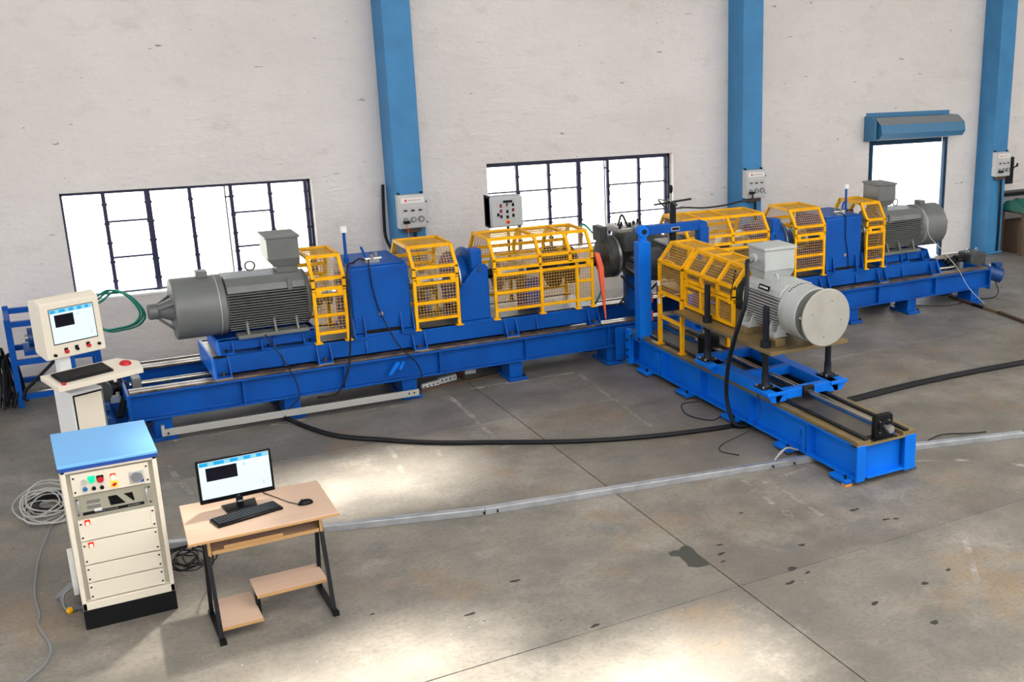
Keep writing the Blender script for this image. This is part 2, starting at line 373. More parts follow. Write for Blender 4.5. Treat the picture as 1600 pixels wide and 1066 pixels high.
# unseen roof: opaque sheets, frosted skylight strips, holes added to cast sun patches
RZ = 9.0
def over(px, py, z=0):                       # where on the roof the sun ray reaching (px, py, z) passes
    t = (RZ-z)/-SUN.z; return px-SUN.x*t, py-SUN.y*t
holes = []
for (cx, cy, hx, hy) in ((0.62, 8.45, 0.16, 0.34), (2.55, 10.55, 0.8, 0.42), (1.5, 7.05, 0.9, 0.40), (3.0, 5.95, 1.0, 0.42)):
    a, b = over(cx, cy); holes.append((a-hx, a+hx, b-hy, b+hy))
xs = sorted({-9.25, 25.25, *[h[0] for h in holes], *[h[1] for h in holes], *[a for k in range(6) for a in (-7+5.6*k, -4.6+5.6*k)]})
ys = sorted({-5.25, 16.26, -4, 6, *[h[2] for h in holes], *[h[3] for h in holes]})
ro = MB(); sk = MB()
for x0, x1 in zip(xs[:-1], xs[1:]):
    for y0, y1 in zip(ys[:-1], ys[1:]):
        mx_, my_ = (x0+x1)/2, (y0+y1)/2
        if any(h[0] < mx_ < h[1] and h[2] < my_ < h[3] for h in holes): continue
        strip = any(-7+5.6*k < mx_ < -4.6+5.6*k for k in range(1, 6)) and -4 < my_ < 6
        (sk if strip else ro).box(x0, x1, y0, y1, RZ, RZ+0.02) if not strip else sk.add([(x0, y0, RZ), (x1, y0, RZ), (x1, y1, RZ), (x0, y1, RZ)], [(0, 1, 2, 3)])
ce = ro.build('ceiling', 'roof', smooth=False); tag(ce, kind='structure')
sk.build('skylight', 'frosted_sheet', ce, smooth=False)
tag(B(-60, 90, 16.27, 90, -0.25, -0.12).build('ground_outside', 'ground', smooth=False), kind='structure')

# windows
def window(name, w, mull, barcols, thick):
    x0, x1, z0, z1 = w; root = thing(name, None, None, ((x0+x1)/2, 16.15, z0), kind='structure')
    fy0, fy1 = 16.13, 16.17
    zt = 0.075 if name == 'window_2' else 0.05
    fr = MB().box(x0, x1, fy0, fy1, z0, z0+0.025).box(x0, x1, fy0, fy1, z1-zt, z1).box(x0, x0+0.03, fy0, fy1, z0, z1).box(x1-0.03, x1, fy0, fy1, z0, z1)
    fr.build('frame', 'window_steel', root, smooth=False)
    B(x0-0.01, x1+0.01, 15.985, 16.13, z0-0.03, z0+0.004).build('sill', 'white', root, bevel=0.006)
    edges = [x0] + mull + [x1]
    for i, x in enumerate(mull):
        t = 0.032 if i in thick else 0.021
        mm = B(x-t, x+t, fy0-0.01, fy1, z0, z1).build('mullion', 'window_steel', root, smooth=False)
        hb = MB()
        for k in range(5): hb.box(x-t-0.01, x+t+0.01, fy0-0.02, fy0-0.01, z0+0.15+0.24*k, z0+0.18+0.24*k)
        hb.build('hinge', 'window_steel', mm, smooth=False)
        if i in (3,):
            B(x-0.085, x-0.07, fy0-0.05, fy0-0.03, z0, z1).build('stay_rod', 'window_steel', root, smooth=False)
            B(x-0.085, x, fy0-0.05, fy0-0.03, z1-0.19, z1-0.17).build('stay_rod', 'window_steel', root, smooth=False)
    for i, (a, b) in enumerate(zip(edges[:-1], edges[1:])):
        zs = [z0] + ([1.34, 1.79] if i in barcols else []) + [z1]
        for z in zs[1:-1]: B(a, b, fy0+0.005, fy1-0.005, z-0.011, z+0.011).build('glazing_bar', 'window_steel', root, smooth=False)
        for za, zb in zip(zs[:-1], zs[1:]): B(a+0.01, b-0.01, 16.148, 16.152, za, zb).build('pane', 'pane_glass', root, smooth=False)
    return root
window('window_1', W1, [1.08, 1.56, 2.04, 2.52, 2.99, 3.44], (1, 4), (1,))
window('window_2', W2, [6.43, 6.93, 7.42, 7.91, 8.45, 8.93], (0, 1, 2, 4, 5), (2,))
# doorway with roller shutter hood
dr = thing('door_1', None, None, (13.9, 16, 0), kind='structure')
B(13.0, 13.07, 15.97, 16.05, 0, 2.24).build('jamb', 'jamb_blue', dr, bevel=0.006); B(14.78, 14.85, 15.97, 16.05, 0, 2.24).build('jamb', 'jamb_blue', dr, bevel=0.006)
B(13.08, 14.77, 16.05, 16.15, 2.15, 2.30).build('lintel', 'jamb_blue', dr)
prof = [(16.0, 2.66), (15.82, 2.66), (15.64, 2.55), (15.60, 2.40), (15.68, 2.30), (15.98, 2.26), (16.0, 2.26)]
MB().prism(prof, 'x', 12.95, 14.93).build('shutter_hood', 'hood_blue', dr, smooth=False)
B(12.90, 14.86, 15.985, 16.0, 2.62, 2.735).build('hood_flange', 'hood_blue', dr)
MB().prism([(16.0, 2.68), (15.78, 2.68), (15.70, 2.60), (15.70, 2.28), (16.0, 2.24)], 'x', 12.86, 12.90).build('hood_end_plate', 'hood_blue', dr)
MB().add([(12.95, 15.818, 2.662), (14.93, 15.818, 2.662), (14.93, 15.645, 2.556), (12.95, 15.645, 2.556), (12.95, 15.818, 2.657), (14.93, 15.818, 2.657), (14.93, 15.645, 2.551), (12.95, 15.645, 2.551)],
         [(0, 1, 2, 3), (4, 5, 6, 7), (0, 1, 5, 4), (1, 2, 6, 5), (2, 3, 7, 6), (3, 0, 4, 7)]).build('hood_top_sheet', 'meter_grey', dr, smooth=False)

# ------------------------------------------------------------------ columns and the boxes hung on them
for x, lab in ((4.46, 'tall blue painted column left of the middle window'), (10.02, 'tall blue painted column between middle window and roller shutter'), (15.62, 'tall blue painted column right of the roller shutter')):
    c = thing('steel_column', lab, 'column', (x+0.19, 15.78, 0), 'blue wall columns')
    B(x, x+0.38, 15.55, 16.0, 0, 9.0).build('shaft', 'column_blue', c, bevel=0.012)
    B(x-0.03, x+0.41, 15.52, 16.0, 0, 0.05).build('base_plate', 'column_blue', c, bevel=0.01)
def socket_box(x, lab):
    c = thing('socket_box', lab, 'socket box', (x+0.19, 15.49, 1.51), 'socket boxes on the columns')
    bd = B(x, x+0.375, 15.43, 15.55, 1.51, 1.965).build('housing', 'box_grey', c, bevel=0.012)
    B(x+0.015, x+0.36, 15.42, 15.431, 1.53, 1.945).build('cover', 'box_grey', c, bevel=0.006)
    st = B(x+0.035, x+0.345, 15.416, 15.42, 1.86, 1.93).build('label_strip', 'paper', c)
    MB().cyl((x+0.10, 15.4145, 1.893), (x+0.10, 15.416, 1.893), 0.017, 12).build('logo_dot', 'red_dot', st)
    mk = MB()
    for i in range(6): mk.box(x+0.135+0.03*i, x+0.155+0.03*i, 15.4147, 15.416, 1.885, 1.903)
    mk.build('faded_letters', 'grey_channel', st)
    for i in range(3):
        k = B(x+0.06+0.10*i, x+0.115+0.10*i, 15.408, 15.42, 1.745, 1.795).build('breaker', 'panel_edge', c); B(x+0.066+0.10*i, x+0.109+0.10*i, 15.398, 15.408, 1.752, 1.768).build('toggle', 'black', k)
    for i, rr in enumerate((0.028, 0.037, 0.042)):
        k = MB().ring((x+0.085+0.105*i, 15.42, 1.635), (x+0.085+0.105*i, 15.395, 1.635), rr, rr*0.62, 16).build('socket', 'meter_grey', c)
        MB().cyl((x+0.085+0.105*i, 15.42, 1.635), (x+0.085+0.105*i, 15.405, 1.635), rr*0.62, 14).build('socket_core', 'panel_edge', k)
    pg = B(x+0.045, x+0.125, 15.35, 15.42, 1.59, 1.625).build('plug', 'black', c, bevel=0.006)
    for z in (1.58, 1.86): MB().cyl((x+0.375, 15.45, z), (x+0.392, 15.45, z), 0.012, 10).build('latch', 'black', c)
    for q in (0.03, 0.34): B(x+q, x+q+0.02, 15.50, 15.55, 1.965, 1.99).build('lug', 'dark_steel', c)
    B(x+0.07, x+0.30, 15.46, 15.52, 1.45, 1.51).build('gland_block', 'rust_dark', c)
    MB().tube(smooth([(x+0.22, 15.49, 1.47), (x+0.22, 15.49, 1.3), (x+0.24, 15.5, 1.1), (x+0.27, 15.52, 0.6), (x+0.27, 15.52, 0.06)]), 0.022, 8).build('supply_cable', 'rubber', c)
    return c
s1 = socket_box(4.45, 'grey socket box on the column left of the middle window')
MB().tube(smooth([(4.53, 15.37, 1.60), (4.54, 15.36, 1.45), (4.50, 15.37, 1.2), (4.52, 15.4, 0.9)]), 0.0045, 6).build('plug_lead', 'orange_red', s1)
s2 = socket_box(10.02, 'grey socket box on the column left of the roller shutter'); s3 = socket_box(15.61, 'grey socket box on the column right of the roller shutter')
MB().tube(smooth([(10.10, 15.36, 1.60), (10.05, 15.3, 1.52), (9.54, 14.8, 1.60), (9.2, 14.8, 1.56), (8.85, 14.8, 1.55), (8.52, 14.8, 1.58), (7.9, 14.2, 1.70), (7.2, 13.2, 2.02), (7.02, 12.5, 2.08)]), 0.012, 6).build('plug_lead', 'rubber', s2)
db = thing('isolator_switch', 'dark switch box with side lever beside the right column', 'switch box', (16.17, 15.8, 1.32))
B(16.05, 16.28, 15.62, 16.0, 1.32, 1.83).build('housing', 'dark_steel', db, bevel=0.01)
B(16.07, 16.26, 15.61, 15.62, 1.34, 1.81).build('cover', 'dark_steel', db)
MB().bar((16.28, 15.7, 1.57), (16.40, 15.66, 1.66), 0.02, 0.02).bar((16.40, 15.66, 1.63), (16.41, 15.66, 1.70), 0.025, 0.025).build('lever', 'black', db)
tag(MB().tube(smooth([(4.40, 15.9, 2.06), (4.38, 15.9, 1.6), (4.38, 15.85, 1.30), (4.44, 15.5, 1.05), (4.55, 15.2, 0.6), (4.6, 15.0, 0.03)]), 0.022, 8).build('wall_conduit', 'rubber'), 'black flexible conduit running down the wall left of a column', 'conduit')

# ================================================================== MAIN MACHINE
A, AZ = 13.36, 1.25
MIR = lambda p: Vector((13.6-p.x, p.y, p.z))
def ibeam(y0, y1, z0, z1, tf=0.02, tw=0.012):
    c = (y0+y1)/2
    return [(y0, z0), (y1, z0), (y1, z0+tf), (c+tw, z0+tf), (c+tw, z1-tf), (y1, z1-tf), (y1, z1), (y0, z1), (y0, z1-tf), (c-tw, z1-tf), (c-tw, z0+tf), (y0, z0+tf)]
BX0, BX1 = 0.83, 12.98
bed = thing('machine_bed', 'long blue steel machine bed running along the back wall', 'machine bed', (6.9, A, 0))
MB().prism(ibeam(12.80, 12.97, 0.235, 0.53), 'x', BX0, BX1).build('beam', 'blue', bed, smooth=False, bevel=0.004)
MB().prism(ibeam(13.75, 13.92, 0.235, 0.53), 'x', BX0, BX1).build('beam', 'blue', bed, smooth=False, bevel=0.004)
for x in (1.90, 2.96, 4.05, 5.12, 6.24, 7.4, 8.5, 9.6, 10.71, 11.84): B(x-0.01, x+0.01, 12.805, 12.875, 0.255, 0.51).build('stiffener', 'blue', bed)
for x in (0.815, 12.995):
    e = B(x-0.015, x+0.015, 12.80, 13.92, 0.20, 0.53).build('end_plate', 'blue', bed, bevel=0.004)
    bm_ = MB()
    for z in (0.27, 0.36, 0.45): bm_.cyl((x-0.03, 12.90, z), (x+0.03, 12.90, z), 0.014, 8)
    bm_.build('bolt', 'dark_steel', e)
for x in (1.10, 2.38, 3.68, 4.99, 6.31, 7.63, 8.95, 10.27, 11.40, 12.72):
    for y0, y1, ya, yb in ((12.85, 13.15, 12.77, 13.24), (13.57, 13.87, 13.48, 13.95)):
        f = B(x-0.085, x+0.085, y0, y1, 0.04, 0.236).build('foot', 'blue', bed, bevel=0.004)
        B(x-0.115, x+0.115, ya, yb, 0.0, 0.042).build('foot_plate', 'blue', f, bevel=0.008)
        MB().cyl((x+0.09, ya+0.04, 0.04), (x+0.09, ya+0.04, 0.07), 0.014, 8).build('anchor_bolt', 'dark_steel', f)
for y in (12.83, 13.72):
    r = B(BX0, BX1, y, y+0.155, 0.53, 0.552).build('rail', 'rail_steel', bed, bevel=0.003)
    B(BX0, BX1, y+0.07, y+0.085, 0.5521, 0.5535).build('rail_groove', 'rust_dark', r)
MB().cyl((0.88, 13.42, 0.47), (1.75, 13.42, 0.47), 0.026, 14).build('lead_screw', 'screw_steel', bed)
MB().cyl((11.9, 13.42, 0.47), (12.95, 13.42, 0.47), 0.026, 14).build('lead_screw', 'screw_steel', bed)
for x in (0.90, 12.82): B(x, x+0.09, 13.34, 13.50, 0.40, 0.55).build('bearing_block', 'cowl_dark', bed, bevel=0.01)
for i in range(9): B(1.3+1.4*i, 1.38+1.4*i, 12.96, 13.76, 0.26, 0.36).build('cross_member', 'blue', bed)
h = MB().prism([(3.42, 0.33), (3.47, 0.33), (3.57, 0.455), (3.55, 0.475), (3.52, 0.475)], 'y', 12.76, 12.80).build('lifting_lug', 'blue_bright', bed, bevel=0.006)
MB().cyl((3.555, 12.745, 0.39), (3.605, 12.745, 0.475), 0.018, 10).build('lug_pin', 'blue_bright', h)

def carriage(tf, lab, xe):
    c = thing('machine_carriage', lab, 'carriage', tf(Vector((4.0, A, 0.553))), 'sliding carriages on the long bed')
    z0, z1, z2 = 0.553, 0.575, 0.765
    MB(tf).prism([(12.95, z1), (13.02, z1), (13.02, z1+0.015), (12.965, z1+0.015), (12.965, z2-0.015), (13.02, z2-0.015), (13.02, z2), (12.95, z2)], 'x', 1.66, xe).build('side_channel', 'blue', c, smooth=False, bevel=0.003)
    MB(tf).prism([(13.77, z1), (13.70, z1), (13.70, z2), (13.77, z2)], 'x', 1.66, xe).build('side_channel', 'blue', c, smooth=False, bevel=0.003)
    B(1.65, 1.79, 12.95, 13.78, z2-0.012, z2, tf).build('top_plate', 'rail_steel', c)
    B(2.72, xe, 12.96, 13.76, z2-0.012, z2, tf).build('top_plate', 'deck_steel', c)
    B(1.79, 2.72, 12.96, 13.76, z2-0.03, z2-0.012, tf).build('top_plate', 'blue', c)
    MB(tf).prism([(12.835, z0), (13.80, z0), (13.80, z2+0.004), (12.95, z2+0.004)], 'x', 1.635, 1.652).build('end_plate', 'blue_bright', c)
    for x in (1.655, 2.70, 3.77, 4.90, 6.00):
        g = B(x, x+0.155, 12.835, 12.97, z0, z0+0.02, tf).build('bracket', 'blue', c, bevel=0.003)
        for q in (x, x+0.143): MB(tf).prism([(12.845, z0+0.02), (12.95, z0+0.02), (12.95, z2)], 'x', q, q+0.012).build('gusset', 'blue', g)
        MB(tf).cyl((x+0.078, 12.89, z0+0.02), (x+0.078, 12.89, z0+0.06), 0.016, 8).build('bolt', 'rust_dark', g)
        B(x-0.005, x+0.16, 12.832, 12.85, z0-0.002, z0+0.008, tf).build('bright_edge', 'steel', g)
    for x in (2.36, 3.25, 5.32): MB(tf).prism([(12.90, z1+0.01), (12.95, z1+0.01), (12.95, z2-0.01)], 'x', x-0.006, x+0.006).build('stiffener', 'blue', c)
    return c
carriage(IDENT, 'blue carriage on the left half of the long bed', 6.14); carriage(MIR, 'blue carriage on the right half of the long bed', 6.14)

def motor_base(tf, lab):
    c = thing('pedestal_frame', lab, 'pedestal', tf(Vector((2.25, A, 0.765))), 'motor base frames')
    for s in (-1, 1):
        y = A+s*0.27
        MB(tf).box(1.74, 2.76, min(y, y+s*0.012), max(y, y+s*0.012), 0.79, 0.915).box(1.74, 2.76, min(y-s*.06, y+s*0.012), max(y-s*.06, y+s*0.012), 0.90, 0.918).build('side_channel', 'blue', c)
        for x in (1.74, 2.16, 2.60):
            g = B(x, x+0.14, min(y, y+s*0.09), max(y, y+s*0.09), 0.765, 0.785, tf).build('bracket', 'blue', c)
            for q in (x, x+0.13): MB(tf).prism([(y, 0.785), (y+s*0.085, 0.785), (y+s*0.01, 0.912)], 'x', q, q+0.01).build('gusset', 'blue', g)
            MB(tf).cyl((x+0.07, y+s*0.05, 0.785), (x+0.07, y+s*0.05, 0.82), 0.013, 8).build('bolt', 'dark_steel', g)
    MB(tf).prism([(A-0.36, 0.77), (A+0.36, 0.77), (A+0.27, 0.918), (A-0.27, 0.918)], 'x', 1.72, 1.74).build('end_plate', 'blue_bright', c)
    B(2.75, 2.765, A-0.28, A+0.28, 0.77, 0.918, tf).build('end_plate', 'blue', c)
    return c
motor_base(IDENT, 'blue stepped frame carrying the left dark grey motor'); motor_base(MIR, 'blue stepped frame carrying the right dark grey motor')

def motor(tf, lab, p, m, m2, rails=True, k=15):
    # p: x positions along the shaft (cowl rear, seam, frame start, frame end), cy, cz, rb, rc, foot z
    xc, xs_, xf, xe, cy, cz, rb, rc, fz = p
    c = thing('electric_motor', lab, 'motor', tf(Vector(((xf+xe)/2, cy, fz))), 'electric motors')
    oct_ = []
    for a in range(0, 360, 15):
        yy, zz = math.sin(R(a))*rb*0.95, math.cos(R(a))*rb
        oct_.append((cy+yy*0.84, cz+zz))
    MB(tf).prism(oct_, 'x', xf, xe).build('frame', m, c)
    top = MB(tf).prism([(cy-rb*1.0, cz+rb*0.55), (cy-rb*0.93, cz+rb*0.80), (cy-rb*0.62, cz+rb*1.06), (cy+rb*0.62, cz+rb*1.06), (cy+rb*0.93, cz+rb*0.80), (cy+rb*1.0, cz+rb*0.55)], 'x', xf+0.01, xe-0.03).build('top_shell', m, c, smooth=False, bevel=0.008)
    for i in range(k):
        z = cz - rb*0.86 + i*(rb*1.36)/(k-1)
        yb = rb*0.80*math.sqrt(max(0.02, 1-((z-cz)/rb)**2))-0.02
        yo = max(yb+0.05, rb*1.10*math.sqrt(max(0.05, 1-(0.72*(z-cz)/rb)**2)))
        for s in (-1, 1): B(xf+0.005, xe-0.02, min(cy+s*yb, cy+s*yo), max(cy+s*yb, cy+s*yo), z-0.0045, z+0.0045, tf).build('cooling_fin', m, c, smooth=False)
    MB(tf).lathe((xe-0.02, cy, cz), (1, 0, 0), [(0, rb*1.02), (0.03, rb*1.02), (0.05, rb*0.9), (0.07, rb*0.45), (0.09, rb*0.42)]).build('drive_end_shield', m, c)
    MB(tf).cyl((xe+0.05, cy, cz), (xe+0.25, cy, cz), 0.045, 16).build('shaft', 'screw_steel', c)
    cw = MB(tf).lathe((xc, cy, cz), (1, 0, 0), [(0, rc*0.97), (0.012, rc), (xf-xc-0.01, rc), (xf-xc+0.02, rb)], 40).build('fan_cowl', m, c)
    MB(tf).ring((xs_-0.0035, cy, cz), (xs_+0.0035, cy, cz), rc+0.003, rc-0.01, 40).build('cowl_seam', m2, cw)
    for s in (-1, 1):
        spans = ((xf+0.06, xe-0.05),) if rails else ((xf+0.0, xf+0.16), (xe-0.20, xe-0.04))
        for xa, xb in spans:
            f = MB(tf).prism([(cy+s*rb*0.55, fz), (cy+s*rb*1.25, fz), (cy+s*rb*1.25, fz+0.04), (cy+s*rb*0.75, fz+0.045)], 'x', xa, xb).build('foot', m, c, smooth=False, bevel=0.005)
            for xr in ((xa+0.10, xa+0.38, xb-0.12) if rails else (xa, xb-0.02)):
                MB(tf).prism([(cy+s*rb*0.6, fz+0.035), (cy+s*rb*1.18, fz+0.035), (cy+s*rb*0.95, fz+rb*0.62), (cy+s*rb*0.6, fz+rb*0.62)], 'x', xr, xr+0.02).build('foot_rib', m, f)
    return c
def big_motor(tf, lab):
    c = motor(tf, lab, (1.38, 1.81, 1.88, 2.72, A, AZ, 0.29, 0.33, 0.918), 'motor_grey', 'box_grey')
    tb = MB(tf).box(2.44, 2.66, A-0.12, A+0.12, 1.53, 1.64).build('terminal_neck', 'motor_grey', c)
    t = MB(tf).add([(2.41, A-0.15, 1.63), (2.68, A-0.15, 1.63), (2.68, A+0.15, 1.63), (2.41, A+0.15, 1.63), (2.35, A-0.19, 1.72), (2.68, A-0.19, 1.72), (2.68, A+0.19, 1.72), (2.35, A+0.19, 1.72), (2.35, A-0.19, 1.945), (2.68, A-0.19, 1.945), (2.68, A+0.19, 1.945), (2.35, A+0.19, 1.945)],
                   [(0, 3, 2, 1)] + [(a, (a+1) % 4, 4+(a+1) % 4, 4+a) for a in range(4)] + [(4+a, 4+(a+1) % 4, 8+(a+1) % 4, 8+a) for a in range(4)] + [(8, 9, 10, 11)]).build('terminal_box', 'motor_grey', c, smooth=False, bevel=0.008)
    B(2.335, 2.695, A-0.205, A+0.205, 1.945, 1.975, tf).build('terminal_lid', 'motor_grey', t, bevel=0.006)
    B(1.64, 1.75, A-0.07, A+0.07, 1.575, 1.64, tf).build('blower_terminal', 'motor_grey', c, bevel=0.005)
    pts = [(2.19+0.05*math.cos(2*math.pi*i/16), A, 1.64+0.05*math.sin(2*math.pi*i/16)) for i in range(16)]
    MB(tf).tube(pts, 0.011, 8, True).build('lifting_eye', 'motor_grey', c)
    B(2.50, 2.55, A-0.30, A-0.26, 1.40, 1.52, tf).build('lifting_lug', 'motor_grey', c, bevel=0.005)
    e = MB(tf).lathe((1.145, A, AZ), (1, 0, 0), [(0, 0.07), (0.01, 0.085), (0.09, 0.085), (0.10, 0.07), (0.24, 0.13)], 24).build('encoder', 'motor_grey', c)
    for a in (60, 180, 300): MB(tf).bar((1.23, A+0.07*math.sin(R(a)), AZ+0.07*math.cos(R(a))), (1.385, A+0.22*math.sin(R(a)), AZ+0.22*math.cos(R(a))), 0.02, 0.03).build('encoder_arm', 'motor_grey', e)
    return c
big_motor(IDENT, 'dark grey motor beside the left window'); big_motor(MIR, 'dark grey motor standing in front of the roller shutter doorway')

def guard(tf, lab, x0, x1, group, C=A, half=0.41, rh=0.25, zp=0.767, zl=(0.88, 1.31), mids=(1.08,), posts=(), zh=1.385, zs=1.50, zr=1.72, arches=(), bays=None, t=0.036, legs=True, lower=True, mat_='yellow', slat=False, step=0.036):
    c = thing('safety_guard', lab, 'guard', tf(Vector(((x0+x1)/2, C, zp))), group)
    prof = [(C-half, zh), (C-half, zs), (C-rh, zr), (C+rh, zr), (C+half, zs), (C+half, zh)]
    h = t/2
    for s in (-1, 1):
        y = C+s*half
        if lower:
            for x in [x0+h] + list(posts if s < 0 else ()) + [x1-h]:
                zb = zp if legs else zl[0]
                p = B(x-h, x+h, y-h, y+h, zb, zh-0.03, tf).build('post', mat_, c, bevel=0.003)
                if legs: B(x-0.04, x+0.04, y-0.045, y+0.03, zb, zb+0.012, tf).build('foot_plate', mat_, p)
            for z in (mids if bays and s < 0 else ()):
                for (ba, bb_, bz) in bays: B(ba, bb_, y-h*0.8, y+h*0.8, bz-h, bz+h, tf).build('rail', mat_, c, bevel=0.003)
            for z in ((zl[0], zl[1]) if bays else (zl[0], *mids, zl[1])): B(x0, x1, y-h*0.8, y+h*0.8, z-h, z+h, tf).build('rail', mat_, c, bevel=0.003)
            zz = [zl[0], zl[1]] if bays else [zl[0], *mids, zl[1]]
            for za, zb in zip(zz[:-1], zz[1:]):
                g = MB(tf).grid((x0, y, za), (x1-x0, 0, 0), (0, 0, zb-za), step, 0.0028).build('wire_mesh', 'yellow_wire', c, smooth=False); g['kind'] = 'stuff'
            for x in (x0+0.07, x1-0.07):
                B(x-0.028, x+0.028, y-h-0.006, y+h, zh-0.075, zh-0.01, tf).build('hinge', mat_, c)
    for x in [x0+h] + list(arches) + [x1-h]:
        a = MB(tf)
        for p, q in zip(prof[:-1], prof[1:]): a.bar((x, *p), (x, *q), t, t, (1, 0, 0))
        a.build('hood_arch', mat_, c)
    for i, (y, z) in enumerate(prof): MB(tf).bar((x0, y, z), (x1, y, z), t, t).build('hood_bar', mat_, c)
    for p, q in zip(prof[:-1], prof[1:]):
        g = MB(tf).grid((x0, *p), (x1-x0, 0, 0), (0, q[0]-p[0], q[1]-p[1]), step, 0.0028).build('wire_mesh', 'yellow_wire', c, smooth=False); g['kind'] = 'stuff'
    return c
GG = 'yellow mesh guards over the shafts'
for tf, sd_, nb in ((IDENT, 'left', 'window'), (MIR, 'right', 'shutter')):
    guard(tf, f'narrow yellow mesh guard between the {sd_} dark motor and blue gearbox', 2.72, 3.085, GG)
    guard(tf, f'yellow mesh guard between the {sd_} blue gearbox and bearing pedestal', 3.83, 4.37, GG)
    g3 = guard(tf, f'longest yellow mesh guard on the {sd_} half of the long bed', 4.80, 6.115, GG, zl=(0.875, 1.31), posts=(5.41, 5.89), arches=(5.40, 5.80), bays=((4.80, 5.41, 1.09), (5.89, 6.115, 1.12)))
    # shafts and couplings seen through the mesh
    s = thing('drive_shaft', f'steel shaft and couplings inside the guards on the {sd_} half', 'shaft', tf(Vector((4.2, A, AZ-0.2))), 'drive shafts')
    MB(tf).cyl((2.97, A, AZ), (3.15, A, AZ), 0.05, 16).build('shaft', 'screw_steel', s)
    MB(tf).lathe((2.80, A, AZ), (1, 0, 0), [(0, 0.08), (0.04, 0.08), (0.041, 0.14), (0.09, 0.14), (0.091, 0.09), (0.15, 0.09), (0.151, 0.14), (0.2, 0.14), (0.21, 0.07)]).build('coupling', 'axle_steel', s)
    MB(tf).cyl((3.79, A, AZ), (4.30, A, AZ), 0.05, 16).build('shaft', 'screw_steel', s)
    MB(tf).lathe((3.90, A, AZ), (1, 0, 0), [(0, 0.08), (0.05, 0.08), (0.051, 0.17), (0.1, 0.17), (0.101, 0.10), (0.25, 0.10), (0.251, 0.17), (0.3, 0.17), (0.33, 0.08)]).build('coupling', 'axle_steel', s)
    MB(tf).cyl((4.66, A, AZ), (6.40, A, AZ), 0.06, 16).build('shaft', 'dark_steel', s)
    MB(tf).lathe((4.95, A, AZ), (1, 0, 0), [(0, 0.12), (0.03, 0.22), (0.06, 0.22), (0.08, 0.12), (0.3, 0.10), (0.33, 0.2), (0.36, 0.2), (0.4, 0.1)]).build('coupling', 'axle_steel', s)
    MB(tf).lathe((5.65, A, AZ), (1, 0, 0), [(0, 0.10), (0.05, 0.27), (0.12, 0.27), (0.14, 0.12), (0.28, 0.10), (0.3, 0.24), (0.36, 0.24), (0.4, 0.1)]).build('coupling', 'axle_grey', s)
    B(5.30, 5.50, A-0.16, A+0.16, 0.765, 1.16, tf).build('plummer_block', 'blue', s, bevel=0.02)
    # gearbox
    gb = thing('gearbox', f'tall blue gearbox with filler pipe on the {sd_} half of the bed', 'gearbox', tf(Vector((3.47, A, 0.765))), 'blue gearboxes')
    body = B(3.14, 3.80, 12.975, 13.745, 0.80, 1.575, tf).build('housing', 'blue', gb, bevel=0.02)
    B(3.16, 3.78, 12.99, 13.73, 1.575, 1.592, tf).build('top_cover', 'blue', gb, bevel=0.006)
    B(3.12, 3.82, 12.955, 13.765, 0.765, 0.80, tf).build('base_plate', 'blue', gb, bevel=0.005)
    for x in (3.125, 3.245, 3.66, 3.80): MB(tf).prism([(12.90, 0.77), (12.98, 0.77), (12.98, 1.0), (12.955, 1.0)], 'x', x, x+0.014).build('gusset', 'blue', gb)
    for x in (3.13, 3.665): B(x, x+0.14, 12.90, 12.98, 0.765, 0.785, tf).build('foot_lug', 'blue', gb)
    B(3.26, 3.66, 12.962, 12.977, 0.79, 0.84, tf).build('gap_shade_strip', 'black', gb)  # black strip standing in for the shaded gap above the base plate
    MB(tf).cyl((3.45, 12.955, 1.02), (3.45, 12.976, 1.02), 0.024, 14).build('oil_sight', 'steel', gb)
    for x in (3.125, 3.80): MB(tf).cyl((x-0.03, A, AZ), (x+0.045, A, AZ), 0.16, 28).build('bearing_cover', 'motor_blue', gb)
    fp = MB(tf).cyl((3.20, 13.30, 1.59), (3.20, 13.30, 1.93), 0.018, 10).cyl((3.20, 13.30, 1.59), (3.20, 13.30, 1.64), 0.032, 12).build('filler_pipe', 'blue', gb)
    MB(tf).cyl((3.20, 13.30, 1.93), (3.20, 13.30, 2.0), 0.036, 12).build('breather_cap', 'clear_plastic', fp)
    lv = MB(tf).cyl((3.40, 13.16, 1.60), (3.34, 13.16, 1.77), 0.014, 8).build('lever', 'blue', gb)
    va = MB(tf).box(3.36, 3.52, 13.10, 13.20, 1.592, 1.63).cyl((3.33, 13.13, 1.63), (3.55, 13.13, 1.63), 0.02, 8).cyl((3.50, 13.18, 1.6), (3.50, 13.18, 1.69), 0.022, 8).cyl((3.44, 13.12, 1.6), (3.44, 13.12, 1.68), 0.02, 8).build('valve_block', 'axle_steel', gb)
    MB(tf).tube(smooth([(3.36, 13.12, 1.63), (3.28, 13.05, 1.66), (3.22, 13.1, 1.61)]), 0.010, 6).build('oil_line', 'rubber', va)
    # bearing pedestal with flanged hub
    pd = thing('bearing_pedestal', f'blue bearing pedestal with flanged hub beside the longest {sd_} guard', 'pedestal', tf(Vector((4.57, A, 0.765))), 'bearing pedestals')
    MB(tf).prism([(4.39, 0.79), (4.76, 0.79), (4.745, 1.42), (4.72, 1.46), (4.63, 1.46), (4.385, 1.19)], 'y', 12.99, 13.02).build('web', 'blue', pd, bevel=0.008)
    MB(tf).prism([(4.42, 0.79), (4.76, 0.79), (4.745, 1.42), (4.72, 1.46), (4.63, 1.46), (4.42, 1.19)], 'y', 13.70, 13.73).build('web', 'blue', pd)
    B(4.74, 4.765, 13.02, 13.70, 0.79, 1.42, tf).build('end_web', 'blue', pd)
    B(4.38, 4.78, 12.96, 13.76, 0.765, 0.79, tf).build('base_plate', 'blue', pd)
